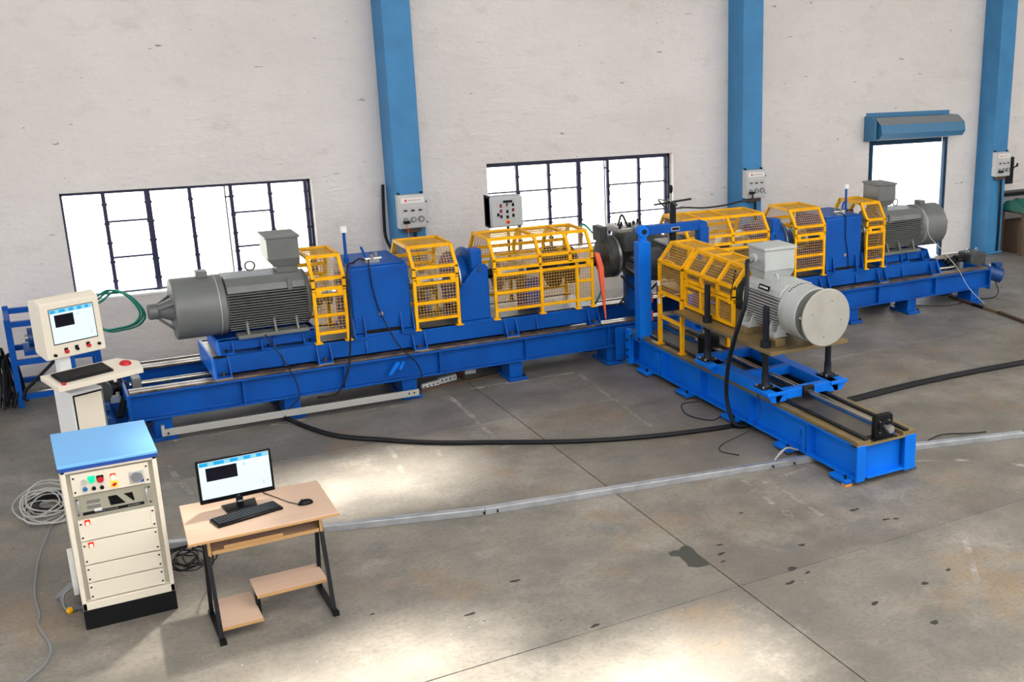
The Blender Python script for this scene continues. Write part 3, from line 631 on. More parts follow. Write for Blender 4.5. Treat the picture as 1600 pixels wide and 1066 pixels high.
    MB(tf).cyl((4.655, 12.975, 1.40), (4.655, 12.992, 1.40), 0.03, 14).build('pin', 'motor_blue', pd)
    MB(tf).lathe((4.37, A, AZ), (1, 0, 0), [(0, 0.30), (0.025, 0.32), (0.05, 0.28), (0.18, 0.26), (0.20, 0.36), (0.24, 0.36), (0.25, 0.2)]).build('flanged_hub', 'blue', pd)
    MB(tf).ring((4.42, A, AZ), (4.435, A, AZ), 0.335, 0.25, 32).build('brake_ring', 'axle_steel', pd)
    B(4.56, 4.70, A-0.34, A-0.18, 1.40, 1.64, tf).build('caliper', 'blue', pd, bevel=0.02)

# unit under test: dark axle in the middle
ax = thing('test_axle', 'dark grey axle casing clamped between the two long guards', 'axle', (6.9, A, 0.95))
MB().lathe((6.42, A, AZ+0.05), (1, 0, 0), [(0, 0.12), (0.01, 0.24), (0.05, 0.275), (0.13, 0.275), (0.16, 0.22), (0.30, 0.17), (0.34, 0.26), (0.38, 0.26), (0.40, 0.2), (1.0, 0.2)], 32).build('hub_drum', 'axle_grey', ax)
MB().ring((6.56, A, AZ+0.05), (6.60, A, AZ+0.05), 0.28, 0.2, 32).build('bright_band', 'axle_steel', ax)
MB().lathe((6.75, A, AZ+0.03), (1, 0, 0), [(0, 0.20), (0.05, 0.27), (0.12, 0.27), (0.18, 0.30), (0.35, 0.33), (0.50, 0.30), (0.60, 0.22)], 24).build('gear_case', 'axle_grey', ax)
B(6.62, 6.80, 13.05, 13.45, 1.38, 1.63).build('valve_chest', 'axle_grey', ax, bevel=0.03)
B(6.40, 6.50, 13.3, 13.55, 1.50, 1.70).build('junction_box', 'axle_grey', ax, bevel=0.01)
B(6.58, 6.78, 13.15, 13.55, 1.62, 1.70).build('top_cover', 'axle_steel', ax, bevel=0.02)
B(6.84, 7.02, 13.2, 13.55, 1.56, 1.70).build('top_cover', 'axle_steel', ax, bevel=0.03)
for x, y, z in ((6.60, 13.15, 1.70), (6.70, 13.3, 1.70), (6.76, 13.18, 1.70), (6.88, 13.3, 1.70), (6.95, 13.25, 1.70), (6.99, 13.4, 1.70)): MB().cyl((x, y, z-0.01), (x, y, z+0.05), 0.018, 8).build('fitting', 'dark_steel', ax)
for x, z in ((6.74, 1.22), (6.86, 1.18)): MB().cyl((x, 12.98, z-0.06), (x, 13.2, z-0.02), 0.05, 14).build('port', 'axle_steel', ax)
B(6.70, 6.84, 12.98, 13.1, 1.28, 1.32).build('port_link', 'steel', ax)
B(7.02, 7.30, 12.66, 13.3, 1.05, 1.48).build('input_case', 'axle_grey', ax, bevel=0.05)
B(7.05, 7.28, 12.70, 13.1, 1.48, 1.53).build('input_cover', 'zinc', ax, bevel=0.02)
MB().lathe((6.86, 12.75, AZ+0.03), (0, -1, 0), [(0, 0.22), (0.12, 0.20), (0.2, 0.12), (0.45, 0.11)], 24).build('input_neck', 'axle_grey', ax)
B(6.78, 6.98, 13.3, 13.45, 0.55, 1.05).build('support_leg', 'blue', ax, bevel=0.01)
for pts in ([(6.66, 13.1, 1.10), (6.60, 12.98, 0.95), (6.52, 12.95, 0.80), (6.46, 13.0, 0.72)], [(6.72, 13.1, 1.10), (6.80, 13.0, 0.95), (6.83, 13.0, 0.75), (6.83, 13.05, 0.60)], [(6.55, 13.05, 1.10), (6.70, 12.95, 0.92), (6.85, 12.9, 0.88), (7.05, 12.95, 0.98)], [(6.6, 13.2, 1.72), (6.66, 13.2, 1.86), (6.74, 13.2, 1.70)], [(6.62, 13.3, 1.72), (6.56, 13.3, 2.05), (6.52, 13.3, 2.35)]):
    MB().tube(smooth(pts), 0.005 if pts[-1][2] > 2 else 0.014, 6).build('hose', 'rubber', ax)
tag(MB().add([(6.135, 12.93, 1.46), (6.185, 12.90, 1.46), (6.185, 12.97, 1.46), (6.14, 12.97, 1.46), (6.155, 12.87, 1.30), (6.215, 12.85, 1.28), (6.215, 12.93, 1.28), (6.155, 12.93, 1.30), (6.20, 12.80, 0.62), (6.21, 12.80, 0.62), (6.21, 12.82, 0.62), (6.20, 12.82, 0.62)],
             [(0, 1, 2, 3), (8, 9, 10, 11)] + [(a+b, a+(b+1) % 4, a+4+(b+1) % 4, a+4+b) for a in (0, 4) for b in range(4)]).build('hanging_strap', 'orange_red'), 'orange red strap hanging off the end of the long guard', 'strap')
hz = [((6.14+0.01*i, 13.5, 1.62), (6.25, 13.5, 1.72+0.01*i), (6.38, 13.5, 1.60)) for i in range(2)]
mb = MB()
for q in hz: mb.tube(smooth(q), 0.012, 6)
mb.tube(smooth([(6.30, 13.1, 1.15), (6.27, 13.05, 0.95), (6.22, 13.1, 0.78), (6.18, 13.2, 0.70)]), 0.012, 6)
tag(mb.build('hydraulic_hose', 'green_hose'), 'thin green hose behind the orange red strap', 'hose')

# gallows clamp frame at the head of the cross bed
ga = thing('clamp_frame', 'blue gallows clamp with tall screw over the dark axle', 'clamp frame', (6.52, 12.38, 0.42))
B(6.435, 6.60, 12.31, 12.45, 0.435, 1.66).build('post', 'blue_bright', ga, bevel=0.006)
B(6.37, 6.68, 12.25, 12.50, 0.42, 0.436).build('base_plate', 'blue', ga, bevel=0.004)
for x, y in ((6.395, 12.28), (6.655, 12.28), (6.395, 12.475), (6.655, 12.475)): MB().cyl((x, y, 0.436), (x, y, 0.465), 0.014, 8).build('bolt', 'dark_steel', ga)
MB().box(6.47, 6.565, 12.35, 12.41, 1.62, 1.82).cyl((6.52, 12.33, 1.79), (6.52, 12.43, 1.79), 0.075, 20).build('clevis', 'blue_bright', ga)
MB().cyl((6.52, 12.31, 1.79), (6.52, 12.45, 1.79), 0.03, 12).build('pivot_pin', 'dark_steel', ga)
bmx = B(6.58, 7.36, 12.33, 12.44, 1.745, 1.855).build('swing_beam', 'blue', ga, bevel=0.006)
pl = B(6.90, 7.02, 12.325, 12.332, 1.765, 1.815).build('maker_plate', 'zinc', bmx); B(6.912, 7.008, 12.321, 12.3255, 1.775, 1.805).build('plate_face', 'black', pl)
B(7.31, 7.44, 12.31, 12.45, 0.435, 1.78).build('post', 'blue', ga, bevel=0.006)
MB().cyl((7.36, 12.32, 1.80), (7.36, 12.44, 1.80), 0.06, 18).build('clevis', 'blue', ga)
scw = MB().cyl((6.955, 12.385, 1.45), (6.955, 12.385, 2.11), 0.042, 16).build('clamp_screw', 'dark_steel', ga)
MB().cyl((6.85, 12.1, 2.13), (7.06, 12.67, 2.10), 0.013, 8).cyl((6.70, 12.40, 2.10), (7.21, 12.37, 2.14), 0.013, 8).build('cross_bar', 'dark_steel', scw)
MB().cyl((6.93, 12.385, 2.12), (6.93, 12.385, 2.24), 0.012, 8).build('gear_rod', 'axle_steel', scw); MB().lathe((6.93, 12.385, 2.23), (0, 0, 1), [(0, 0.012), (0.02, 0.022), (0.07, 0.028), (0.10, 0.018)], 12).build('gear_knob', 'black', scw)
MB().cyl((6.90, 12.40, 1.42), (6.90, 12.40, 1.74), 0.01, 8).build('guide_rod', 'axle_steel', ga)
for z in (0.62, 0.86): B(6.62, 6.68, 12.42, 12.5, z, z+0.13).build('stop_block', 'orange_red', ga, bevel=0.004)

# screw drive units at both ends of the long bed
def screw_drive(tf, lab):
    c = thing('screw_drive', lab, 'gear motor', tf(Vector((0.66, 13.3, 0.1))), 'screw drive gear motors')
    MB(tf).lathe((0.86, 13.42, 0.47), (-1, 0, 0), [(0, 0.05), (0.04, 0.05), (0.041, 0.10), (0.08, 0.10), (0.081, 0.055), (0.12, 0.055), (0.121, 0.085), (0.2, 0.085)], 20).build('coupling', 'dark_steel', c)
    B(0.50, 0.68, 13.26, 13.58, 0.33, 0.64, tf).build('gear_case', 'axle_grey', c, bevel=0.03)
    MB(tf).cyl((0.59, 13.26, 0.50), (0.59, 13.20, 0.50), 0.12, 24).build('case_cover', 'axle_grey', c)
    mt = MB(tf).lathe((0.59, 13.30, 0.30), (0.0, -0.75, -0.25), [(0, 0.10), (0.10, 0.10), (0.11, 0.115), (0.32, 0.115), (0.34, 0.10), (0.35, 0.06)], 24).build('motor_body', 'motor_blue', c)
    B(0.52, 0.66, 13.02, 13.14, 0.34, 0.42, tf).build('terminal_box', 'motor_blue', c, bevel=0.01)
    MB(tf).bar((0.80, 13.2, 0.40), (0.72, 13.0, 0.26), 0.05, 0.02).build('torque_arm', 'black', c)
    MB(tf).prism([(12.95, 0.0), (13.65, 0.0), (13.65, 0.10), (13.55, 0.33), (13.30, 0.33), (12.95, 0.10)], 'x', 0.62, 0.80).build('support_bracket', 'blue', c, smooth=False, bevel=0.01)
    pts = [(0.59+0.03*math.cos(2*math.pi*i/12), 13.45, 0.66+0.03*math.sin(2*math.pi*i/12)) for i in range(12)]
    MB(tf).tube(pts, 0.008, 6, True).build('lifting_eye', 'steel', c)
    return c
screw_drive(IDENT, 'dark gear motor driving the screw behind the operator terminal')
rd = thing('screw_drive', 'dark gear motor at the far right end of the long bed', 'gear motor', (13.25, 13.4, 0.05), 'screw drive gear motors')
MB().lathe((12.62, 13.46, 0.56), (1, 0, 0), [(0, 0.03), (0.05, 0.07), (0.12, 0.07), (0.13, 0.045), (0.2, 0.045), (0.21, 0.09), (0.28, 0.09), (0.29, 0.05), (0.45, 0.05)], 18).build('coupling', 'dark_steel', rd)
B(13.02, 13.36, 13.28, 13.62, 0.36, 0.68).build('gear_case', 'axle_grey', rd, bevel=0.03)
for x in (13.08, 13.28): MB().tube([(x+0.03*math.cos(2*math.pi*i/12), 13.45, 0.70+0.03*math.sin(2*math.pi*i/12)) for i in range(12)], 0.008, 6, True).build('lifting_eye', 'steel', rd)
MB().lathe((13.28, 13.32, 0.40), (0.80, -0.50, -0.30), [(0, 0.10), (0.12, 0.10), (0.13, 0.125), (0.36, 0.125), (0.38, 0.11), (0.39, 0.06)], 24).build('motor_body', 'motor_blue', rd)
B(13.44, 13.58, 13.12, 13.26, 0.44, 0.51).build('terminal_box', 'motor_blue', rd, bevel=0.01)
B(13.01, 13.12, 13.3, 13.6, 0.02, 0.37).build('support_bracket', 'blue', rd, bevel=0.01)
MB().tube(smooth([(13.40, 13.1, 0.25), (13.38, 12.98, 0.08), (13.2, 12.9, 0.015), (12.95, 12.95, 0.012)]), 0.009, 6).build('motor_lead', 'rubber', rd)

# ================================================================== CROSS BED
CX = 6.83
cb = thing('cross_bed', 'shorter blue machine bed reaching towards the viewer', 'machine bed', (CX, 10.3, 0))
def ix(x0, x1, z0, z1, web, tf=0.018):
    return [(x0, z0), (x1, z0), (x1, z0+tf), (web+0.01, z0+tf), (web+0.01, z1-tf), (x1, z1-tf), (x1, z1), (x0, z1), (x0, z1-tf), (web-0.01, z1-tf), (web-0.01, z0+tf), (x0, z0+tf)]
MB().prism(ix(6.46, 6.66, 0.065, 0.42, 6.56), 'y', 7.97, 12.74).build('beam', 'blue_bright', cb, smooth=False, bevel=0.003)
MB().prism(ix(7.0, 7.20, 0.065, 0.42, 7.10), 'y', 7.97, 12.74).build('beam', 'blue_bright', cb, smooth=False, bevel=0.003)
for y in (11.85, 10.93, 9.89, 8.80): B(6.463, 6.552, y-0.04, y-0.025, 0.083, 0.402).build('stiffener', 'blue_bright', cb)
for y in (11.90, 8.84):
    pts = [(y-0.03, 0.083), (y-0.03, 0.30)] + [(y+0.02+0.055*math.cos(R(a)), 0.30+0.055*math.sin(R(a))) for a in range(160, -1, -20)] + [(y+0.075, 0.235), (y+0.05, 0.235), (y+0.047, 0.29)] + [(y+0.02+0.026*math.cos(R(a)), 0.30+0.026*math.sin(R(a))) for a in range(20, 181, 32)] + [(y+0.0, 0.083)]
    MB().prism(pts, 'x', 6.452, 6.468).build('lifting_hook', 'blue_bright', cb, smooth=False)
for x0, x1 in ((6.46, 6.565), (7.06, 7.20)): B(x0, x1, 7.945, 7.972, 0.05, 0.42).build('end_post', 'blue_bright', cb, bevel=0.004)
B(6.60, 7.06, 8.03, 8.045, 0.08, 0.41).build('end_web', 'blue_bright', cb)
B(6.60, 7.06, 7.95, 8.05, 0.062, 0.082).build('end_flange', 'blue_bright', cb, bevel=0.003); B(6.46, 7.20, 7.95, 8.06, 0.402, 0.422).build('end_flange', 'oiled_steel', cb, bevel=0.003)
B(6.40, 6.462, 12.55, 12.66, 0.05, 0.50).build('joint_plate', 'blue_bright', cb, bevel=0.003)
B(6.30, 7.36, 12.735, 12.76, 0.07, 0.50).build('joint_plate', 'blue', cb, bevel=0.003)
for z in (0.14, 0.23, 0.36): MB().cyl((6.43, 12.6, z), (6.385, 12.6, z), 0.018, 8).build('bolt', 'dark_steel', cb)
B(6.60, 7.06, 8.0, 12.73, 0.385, 0.40).build('deck', 'deck_steel', cb)
for x in (6.465, 7.035):
    r = B(x, x+0.16, 7.96, 12.72, 0.422, 0.462).build('rail', 'oiled_steel', cb, bevel=0.003)
    xw = x+0.088 if x < 6.8 else x+0.022
    B(xw, xw+0.05, 7.955, 12.28, 0.462, 0.482).build('slide_way', 'dark_steel', r, bevel=0.004)
    for i in range(15): MB().cyl((xw+0.025, 8.1+0.28*i, 0.482), (xw+0.025, 8.1+0.28*i, 0.485), 0.009, 8).build('way_bolt', 'black', r)
for y in (8.02, 9.0, 10.05, 11.08, 12.08):
    for x0, x1 in ((6.385, 6.60), (7.06, 7.275)):
        f = B(x0, x1, y, y+0.27, 0.018, 0.062).build('foot_plate', 'blue_bright', cb, bevel=0.008)
        xa = x0+0.035 if x0 < 6.8 else x1-0.035
        MB().cyl((xa, y+0.05, 0.06), (xa, y+0.05, 0.10), 0.013, 8).build('anchor_bolt', 'black', f)
        B(xa-0.03, xa+0.045, y-0.005, y+0.07, 0.0, 0.018).build('shim', 'orange' if y < 8.1 and xa < 6.8 else 'rust_dark', f)
MB().cyl((CX, 8.05, 0.545), (CX, 11.6, 0.545), 0.026, 14).build('lead_screw', 'screw_steel', cb)
bb = MB().prism([(6.72, 0.40), (6.94, 0.40), (6.94, 0.64), (6.92, 0.665), (6.74, 0.665), (6.72, 0.64)], 'y', 8.01, 8.07).build('bearing_block', 'black', cb, bevel=0.006)
B(6.68, 6.98, 7.975, 8.13, 0.40, 0.43).build('block_base', 'black', bb, bevel=0.004)
MB().ring((CX, 8.01, 0.545), (CX, 7.99, 0.545), 0.075, 0.035, 20).build('bearing_ring', 'dark_steel', bb)
for a in (45, 135, 225, 315): MB().cyl((CX+0.075*math.cos(R(a)), 8.01, 0.545+0.075*math.sin(R(a))), (CX+0.075*math.cos(R(a)), 7.995, 0.545+0.075*math.sin(R(a))), 0.012, 8).build('bolt', 'steel', bb)
MB().cyl((CX, 8.01, 0.545), (CX, 7.89, 0.545), 0.024, 12).cyl((CX, 7.94, 0.545), (CX, 7.895, 0.545), 0.042, 6).build('screw_end', 'steel', bb)
B(6.73, 6.93, 11.2, 11.42, 0.41, 0.68).build('screw_nut_block', 'black', cb, bevel=0.03)

# lifting table on the cross bed
lt = thing('lifting_table', 'brown steel plate on four black jack posts over the cross bed', 'lifting table', (CX, 10.1, 0.475))
for x0, x1 in ((6.42, 6.56), (7.10, 7.24)): MB().prism([(x0, 0.483), (x1, 0.483), (x1, 0.60), (x0, 0.60)], 'y', 9.28, 10.92).build('side_member', 'blue_bright', lt, bevel=0.006)
for y in (9.28, 10.0, 10.80): B(6.56, 7.10, y, y+0.10, 0.50, 0.60).build('cross_member', 'blue_bright', lt, bevel=0.006)
B(6.76, 6.90, 9.25, 9.30, 0.49, 0.61).build('nut_housing', 'dark_steel', lt, bevel=0.008)
JX = (6.42, 7.24)
for x in JX:
    for y in (9.48, 10.66):
        pad = B(x-0.11, x+0.11, y-0.22, y+0.11, 0.56, 0.60).build('corner_pad', 'blue_bright', lt, bevel=0.006)
        MB().prism([(x-0.09, 0.56), (x+0.09, 0.56), (x+0.05, 0.487), (x-0.05, 0.487)], 'y', y-0.20, y-0.18).build('corner_rib', 'blue_bright', pad)
        j = MB().box(x-0.085, x+0.085, y-0.085, y+0.085, 0.60, 0.614).build('jack_base', 'jack_black', lt)
        for a, b in ((-1, -1), (1, -1), (-1, 1), (1, 1)): MB().cyl((x+a*0.065, y+b*0.065, 0.614), (x+a*0.065, y+b*0.065, 0.635), 0.012, 6).build('bolt', 'steel', j)
        MB().lathe((x, y, 0.614), (0, 0, 1), [(0, 0.055), (0.03, 0.04), (0.14, 0.04), (0.141, 0.034), (0.34, 0.034), (0.345, 0.052), (0.395, 0.052), (0.40, 0.03), (0.42, 0.03), (0.43, 0.055), (0.50, 0.055), (0.505, 0.034), (0.86, 0.034), (0.865, 0.03)], 18).build('jack_post', 'jack_black', lt)
B(6.35, 7.35, 9.28, 11.30, 1.0, 1.04).build('top_plate', 'oiled_steel', lt, bevel=0.004)
for x in (6.50, 7.05):
    for y in (9.42, 9.98): B(x, x+0.13, y, y+0.17, 1.04, 1.118).build('riser_block', 'oiled_steel', lt, bevel=0.004)

# light grey motor, shaft pointing to the back
TFY = lambda p: Vector((6.84+(p.y-A), p.x, p.z))
MZ = 1.40
lm = motor(TFY, 'light grey motor with round end disc on the brown plate', (9.17, 9.40, 9.48, 10.18, A, MZ, 0.25, 0.285, 1.118), 'motor_light', 'motor_light', False, 12)
MB(TFY).lathe((9.164, A, MZ), (1, 0, 0), [(0, 0.275), (0.01, 0.275)], 36).build('cowl_grille', 'cowl_dark', lm)
dk = MB(TFY).lathe((9.0, A, MZ+0.01), (1, 0, 0), [(0, 0.295), (0.006, 0.303), (0.02, 0.303), (0.022, 0.29)], 48).build('end_disc', 'disc_grey', lm)
for a in (30, 150, 270): MB(TFY).cyl((9.02, A+0.22*math.sin(R(a)), MZ+0.22*math.cos(R(a))), (9.17, A+0.22*math.sin(R(a)), MZ+0.22*math.cos(R(a))), 0.014, 8).build('spacer', 'motor_light', dk)
for a in (20, 100, 190, 290): MB(TFY).cyl((8.996, A+0.19*math.sin(R(a)), MZ+0.19*math.cos(R(a))), (9.002, A+0.19*math.sin(R(a)), MZ+0.19*math.cos(R(a))), 0.008, 8).build('screw_head', 'cowl_dark', dk)
MB().add([(6.67, 9.90, 1.66), (7.02, 9.90, 1.66), (7.02, 10.14, 1.66), (6.67, 10.14, 1.66), (6.65, 9.86, 1.74), (7.04, 9.86, 1.74), (7.04, 10.18, 1.74), (6.65, 10.18, 1.74)],
         [(0, 3, 2, 1), (4, 5, 6, 7)] + [(a, (a+1) % 4, 4+(a+1) % 4, 4+a) for a in range(4)]).build('terminal_neck', 'motor_light', lm, smooth=False)
tb = B(6.65, 7.04, 9.86, 10.18, 1.74, 1.965).build('terminal_box', 'motor_light', lm, bevel=0.01)
B(6.635, 7.055, 9.845, 10.195, 1.965, 2.0).build('terminal_lid', 'motor_light', tb, bevel=0.008)
MB().cyl((6.65, 10.05, 1.86), (6.615, 10.05, 1.86), 0.055, 18).build('gland_plate', 'box_grey', tb); MB().cyl((6.62, 10.05, 1.85), (6.55, 10.04, 1.84), 0.032, 14).build('cable_gland', 'steel', tb)
MB().tube([(6.70+0.0*i, 9.72+0.035*math.cos(2*math.pi*i/16), 1.70+0.045*math.sin(2*math.pi*i/16)) for i in range(16)], 0.011, 8, True).build('lifting_eye', 'motor_light', lm)
np_ = MB().bar((6.59, 9.68, 1.60), (6.59, 9.88, 1.60), 0.006, 0.055, (0.45, 0, 1)).build('name_plate', 'black', lm)
mk = MB()
for i in range(7): mk.bar((6.584, 9.705+0.022*i, 1.60+0.004*(i % 2)), (6.584, 9.720+0.022*i, 1.60+0.004*(i % 2)), 0.006, 0.016, (0.45, 0, 1))
mk.build('plate_lettering', 'white', np_)
vs_ = MB()
for i in range(14): a = R(-38+6*i); vs_.bar((CX+0.01+0.288*math.sin(a), 9.40, MZ+0.288*math.cos(a)), (CX+0.01+0.288*math.sin(a), 9.425, MZ+0.288*math.cos(a)), 0.010, 0.004, (math.sin(a), 0, math.cos(a)))
vs_.build('vent_slots', 'black', lm)

# yellow guards of the cross drive
TFG = lambda p: Vector((CX+0.0+(p.y-A), 30.0-p.x, p.z))
guard(TFG, 'yellow guard on tall legs next to the blue gallows post', 30-11.95, 30-11.37, 'yellow guards on the cross bed', half=0.315, rh=0.14, zp=0.448, zl=(0.80, 1.10), mids=(), zh=1.12, zs=1.50, zr=1.71, step=0.033, lower=False)
ga_ = bpy.data.objects['safety_guard.006'] if 'safety_guard.006' in bpy.data.objects else None
def cross_legs():
    g = [o for o in COL.objects if o.get('label') == 'yellow guard on tall legs next to the blue gallows post'][0]
    for x in (CX-0.32, CX+0.32):
        for y in (11.39, 11.93):
            p = B(x-0.024, x+0.024, y-0.02, y+0.02, 0.462, 1.12).build('leg', 'yellow', g, bevel=0.003); B(x-0.04, x+0.04, y-0.04, y+0.04, 0.463, 0.477).build('foot_plate', 'yellow', p)
        B(x-0.02, x+0.02, 11.39, 11.93, 0.80, 0.835).build('rail', 'yellow', g, bevel=0.003)
    MB().tube(smooth([(CX-0.345, 11.50, 1.515), (CX-0.365, 11.52, 1.56), (CX-0.365, 11.70, 1.56), (CX-0.345, 11.72, 1.515)], 5), 0.009, 6).build('handle', 'yellow', g)
    for z in (0.98, 1.2): B(CX-0.345, CX-0.33, 11.90, 11.95, z, z+0.06).build('hinge', 'white', g)
cross_legs()
guard(TFG, 'sloping yellow guard between the tall legged guard and light grey motor', 30-11.355, 30-10.27, 'yellow guards on the cross bed', half=0.30, rh=0.13, zp=1.04, zl=(1.075, 1.335), mids=(), zh=1.385, zs=1.50, zr=1.71, legs=False, posts=(30-10.98, 30-10.62), arches=(30-10.98, 30-10.62), step=0.033)
cs = thing('cross_shaft', 'dark coupling shaft inside the cross drive guards', 'shaft', (CX, 11.3, MZ-0.3))
MB().cyl((CX, 10.3, MZ-0.05), (CX, 12.3, MZ-0.05), 0.06, 16).build('shaft', 'dark_steel', cs)
MB().lathe((CX, 10.4, MZ-0.05), (0, 1, 0), [(0, 0.1), (0.05, 0.19), (0.12, 0.19), (0.14, 0.1), (0.5, 0.1), (0.52, 0.22), (0.62, 0.22), (0.64, 0.12), (1.0, 0.12), (1.02, 0.2), (1.4, 0.2), (1.42, 0.1)], 24).build('coupling', 'axle_grey', cs)

# ================================================================== LEFT FOREGROUND
# control cabinet
cx0, cx1, cy0, cy1 = 0.08, 0.68, 8.86, 9.60
cab = thing('control_cabinet', 'cream control cabinet with light blue top and black plinth', 'cabinet', (0.38, 9.23, 0))
B(cx0, cx1, cy0+0.005, cy1, 0, 0.155).build('plinth', 'black', cab, bevel=0.005)
MB().box(cx0, cx0+0.03, cy0, cy1, 0.155, 1.25).box(cx1-0.03, cx1, cy0, cy1, 0.155, 1.25).box(cx0, cx1, cy1-0.02, cy1, 0.155, 1.25).box(cx0, cx1, cy0, cy1, 0.155, 0.215).box(cx0, cx1, cy0, cy1, 1.215, 1.25).build('body', 'cream', cab, bevel=0.004)
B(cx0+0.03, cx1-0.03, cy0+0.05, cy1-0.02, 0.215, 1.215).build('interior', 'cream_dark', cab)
tp = B(cx0-0.012, cx1+0.012, cy0-0.012, cy1+0.01, 1.26, 1.285).build('top_panel', 'rack_blue', cab, bevel=0.006)
B(cx0-0.008, cx1+0.008, cy0-0.008, cy1+0.006, 1.235, 1.262).build('top_band', 'rack_blue_dark', cab)
def rpanel(z0, z1, m='cream', fy=None):
    fy = cy0+0.015 if fy is None else fy
    p = B(cx0+0.058, cx1-0.058, fy, fy+0.02, z0+0.002, z1-0.002).build('rack_panel', m, cab, bevel=0.002)
    for x in (cx0+0.058, cx1-0.088):
        B(x, x+0.03, fy-0.004, fy, z0+0.002, z1-0.002).build('rack_ear', m, p)
        for z in (z0+0.03, z1-0.03): MB().cyl((x+0.015, fy-0.007, z), (x+0.015, fy-0.004, z), 0.007, 8).build('screw', 'dark_steel', p)
    return p
FY = cy0+0.015
p1 = rpanel(1.035, 1.20)
def disc(parent, name, x, z, r, m, d=0.012, y=FY): return MB().cyl((x, y, z), (x, y-d, z), r, 18).build(name, m, parent)
for x, z, m, r in ((0.215, 1.135, 'panel_edge', 0.017), (0.262, 1.138, 'lamp_green', 0.019), (0.315, 1.132, 'red', 0.021), (0.215, 1.08, 'blue_button', 0.015), (0.268, 1.075, 'black', 0.013), (0.318, 1.072, 'black', 0.013)):
    b = disc(p1, 'push_button', x, z, r, m, 0.018)
    if m in ('lamp_green', 'red'): B(x-0.022, x+0.022, FY-0.004, FY, z, z+0.03).build('button_plate', 'black' if m == 'red' else 'lamp_green', b)
b = disc(p1, 'push_button', 0.395, 1.135, 0.014, 'lamp_core', 0.02); B(0.379, 0.411, FY-0.006, FY, 1.128, 1.158).build('button_plate', 'lamp_red', b)
sw = B(0.372, 0.42, FY-0.006, FY, 1.055, 1.103).build('main_switch', 'lamp_amber', p1); MB().prism([(0.378, 1.074), (0.396, 1.092), (0.414, 1.084), (0.396, 1.066)], 'y', FY-0.022, FY-0.006).build('switch_knob', 'red', sw)
mt_ = B(0.495, 0.585, FY-0.006, FY, 1.055, 1.145).build('panel_meter', 'box_grey', p1, bevel=0.002); MB().cyl((0.54, FY-0.010, 1.10), (0.54, FY-0.006, 1.10), 0.037, 24).build('meter_dial', 'meter_grey', mt_); MB().ring((0.54, FY-0.012, 1.10), (0.54, FY-0.006, 1.10), 0.041, 0.036, 24).build('meter_ring', 'zinc', mt_)
MB().add([(0.583, FY-0.0075, 1.057), (0.583, FY-0.0075, 1.085), (0.555, FY-0.0075, 1.057), (0.583, FY-0.006, 1.057), (0.583, FY-0.006, 1.085), (0.555, FY-0.006, 1.057)], [(0, 1, 2), (3, 5, 4), (0, 3, 4, 1), (1, 4, 5, 2), (2, 5, 3, 0)]).build('meter_corner', 'rack_blue_dark', mt_)
p2 = rpanel(0.855, 1.03, 'pc_beige', cy0+0.035); F2 = cy0+0.035
for x in (0.158, 0.585): MB().tube(smooth([(x, F2, 0.90), (x, F2-0.035, 0.905), (x, F2-0.035, 0.99), (x, F2, 0.995)], 4), 0.007, 8).build('pull_handle', 'zinc', p2)
for z in (0.955, 0.915): 
    v = B(0.205, 0.30, F2-0.002, F2, z, z+0.03).build('vent_grille', 'panel_edge', p2)
    vv = MB()
    for k in range(5): vv.box(0.208, 0.297, F2-0.003, F2-0.002, z+0.003+0.0055*k, z+0.0055+0.0055*k)
    vv.build('vent_slots', 'dark_steel', v)
MB().prism([(0.345, 0.985), (0.40, 0.985), (0.45, 0.915), (0.355, 0.915)], 'y', F2-0.004, F2).build('dark_window', 'black_gloss', p2)
MB().prism([(0.445, 0.985), (0.50, 0.985), (0.508, 0.925), (0.50, 0.918)], 'y', F2-0.004, F2).build('dark_window', 'black_gloss', p2)
bs = B(0.178, 0.565, F2-0.004, F2, 0.875, 0.897).build('black_strip', 'black', p2)
B(0.250, 0.297, F2-0.006, F2-0.004, 0.893, 0.912).build('white_tag', 'white', p2)
RX = Matrix.Rotation(R(90), 4, 'X')
text_part('INDUSTRIAL COMPUTER', 'strip_lettering', 0.013, 'zinc', bs, Matrix.Translation((0.325, F2-0.0045, 0.886)) @ RX)
text_part('ADVANTECH', 'strip_lettering', 0.013, 'zinc', bs, Matrix.Translation((0.50, F2-0.0045, 0.886)) @ RX)
for z0, z1, lamp in ((0.685, 0.85, 0.825), (0.50, 0.68, 0.652), (0.36, 0.495, None), (0.222, 0.355, None)):
    p = rpanel(z0, z1)
    if lamp:
        q = B(0.178, 0.212, FY-0.006, FY, lamp-0.018, lamp+0.02).build('lamp_plate', 'lamp_red', p); disc(q, 'lamp_lens', 0.195, lamp-0.004, 0.011, 'lamp_core', 0.016)
B(cx0-0.035, cx0, 9.15, 9.45, 0.16, 0.42).build('side_box', 'white', cab, bevel=0.006)

# desk
DX0, DX1 = 0.755, 1.77
dk = thing('computer_desk', 'wood laminate computer desk on dark metal legs', 'desk', (1.26, 8.6, 0))
top = MB().prism([(DX0-0.005, 8.265), (DX1, 8.26), (DX1+0.015, 8.985), (DX0+0.04, 9.02)], 'z', 0.735, 0.757).build('desk_top', 'laminate', dk, smooth=False, bevel=0.006)
MB().prism([(DX0-0.008, 8.260), (DX1+0.003, 8.255), (DX1+0.003, 8.263), (DX0-0.008, 8.268)], 'z', 0.737, 0.755).build('edge_band', 'wood_edge', top, smooth=False)
tr = B(0.90, 1.63, 8.34, 8.70, 0.615, 0.632).build('keyboard_tray', 'laminate', dk, bevel=0.003)
B(0.90, 1.63, 8.325, 8.342, 0.612, 0.64).build('tray_edge', 'wood_edge', tr); B(0.98, 1.38, 8.33, 8.335, 0.64, 0.665).build('tray_lip', 'wood_edge', tr)
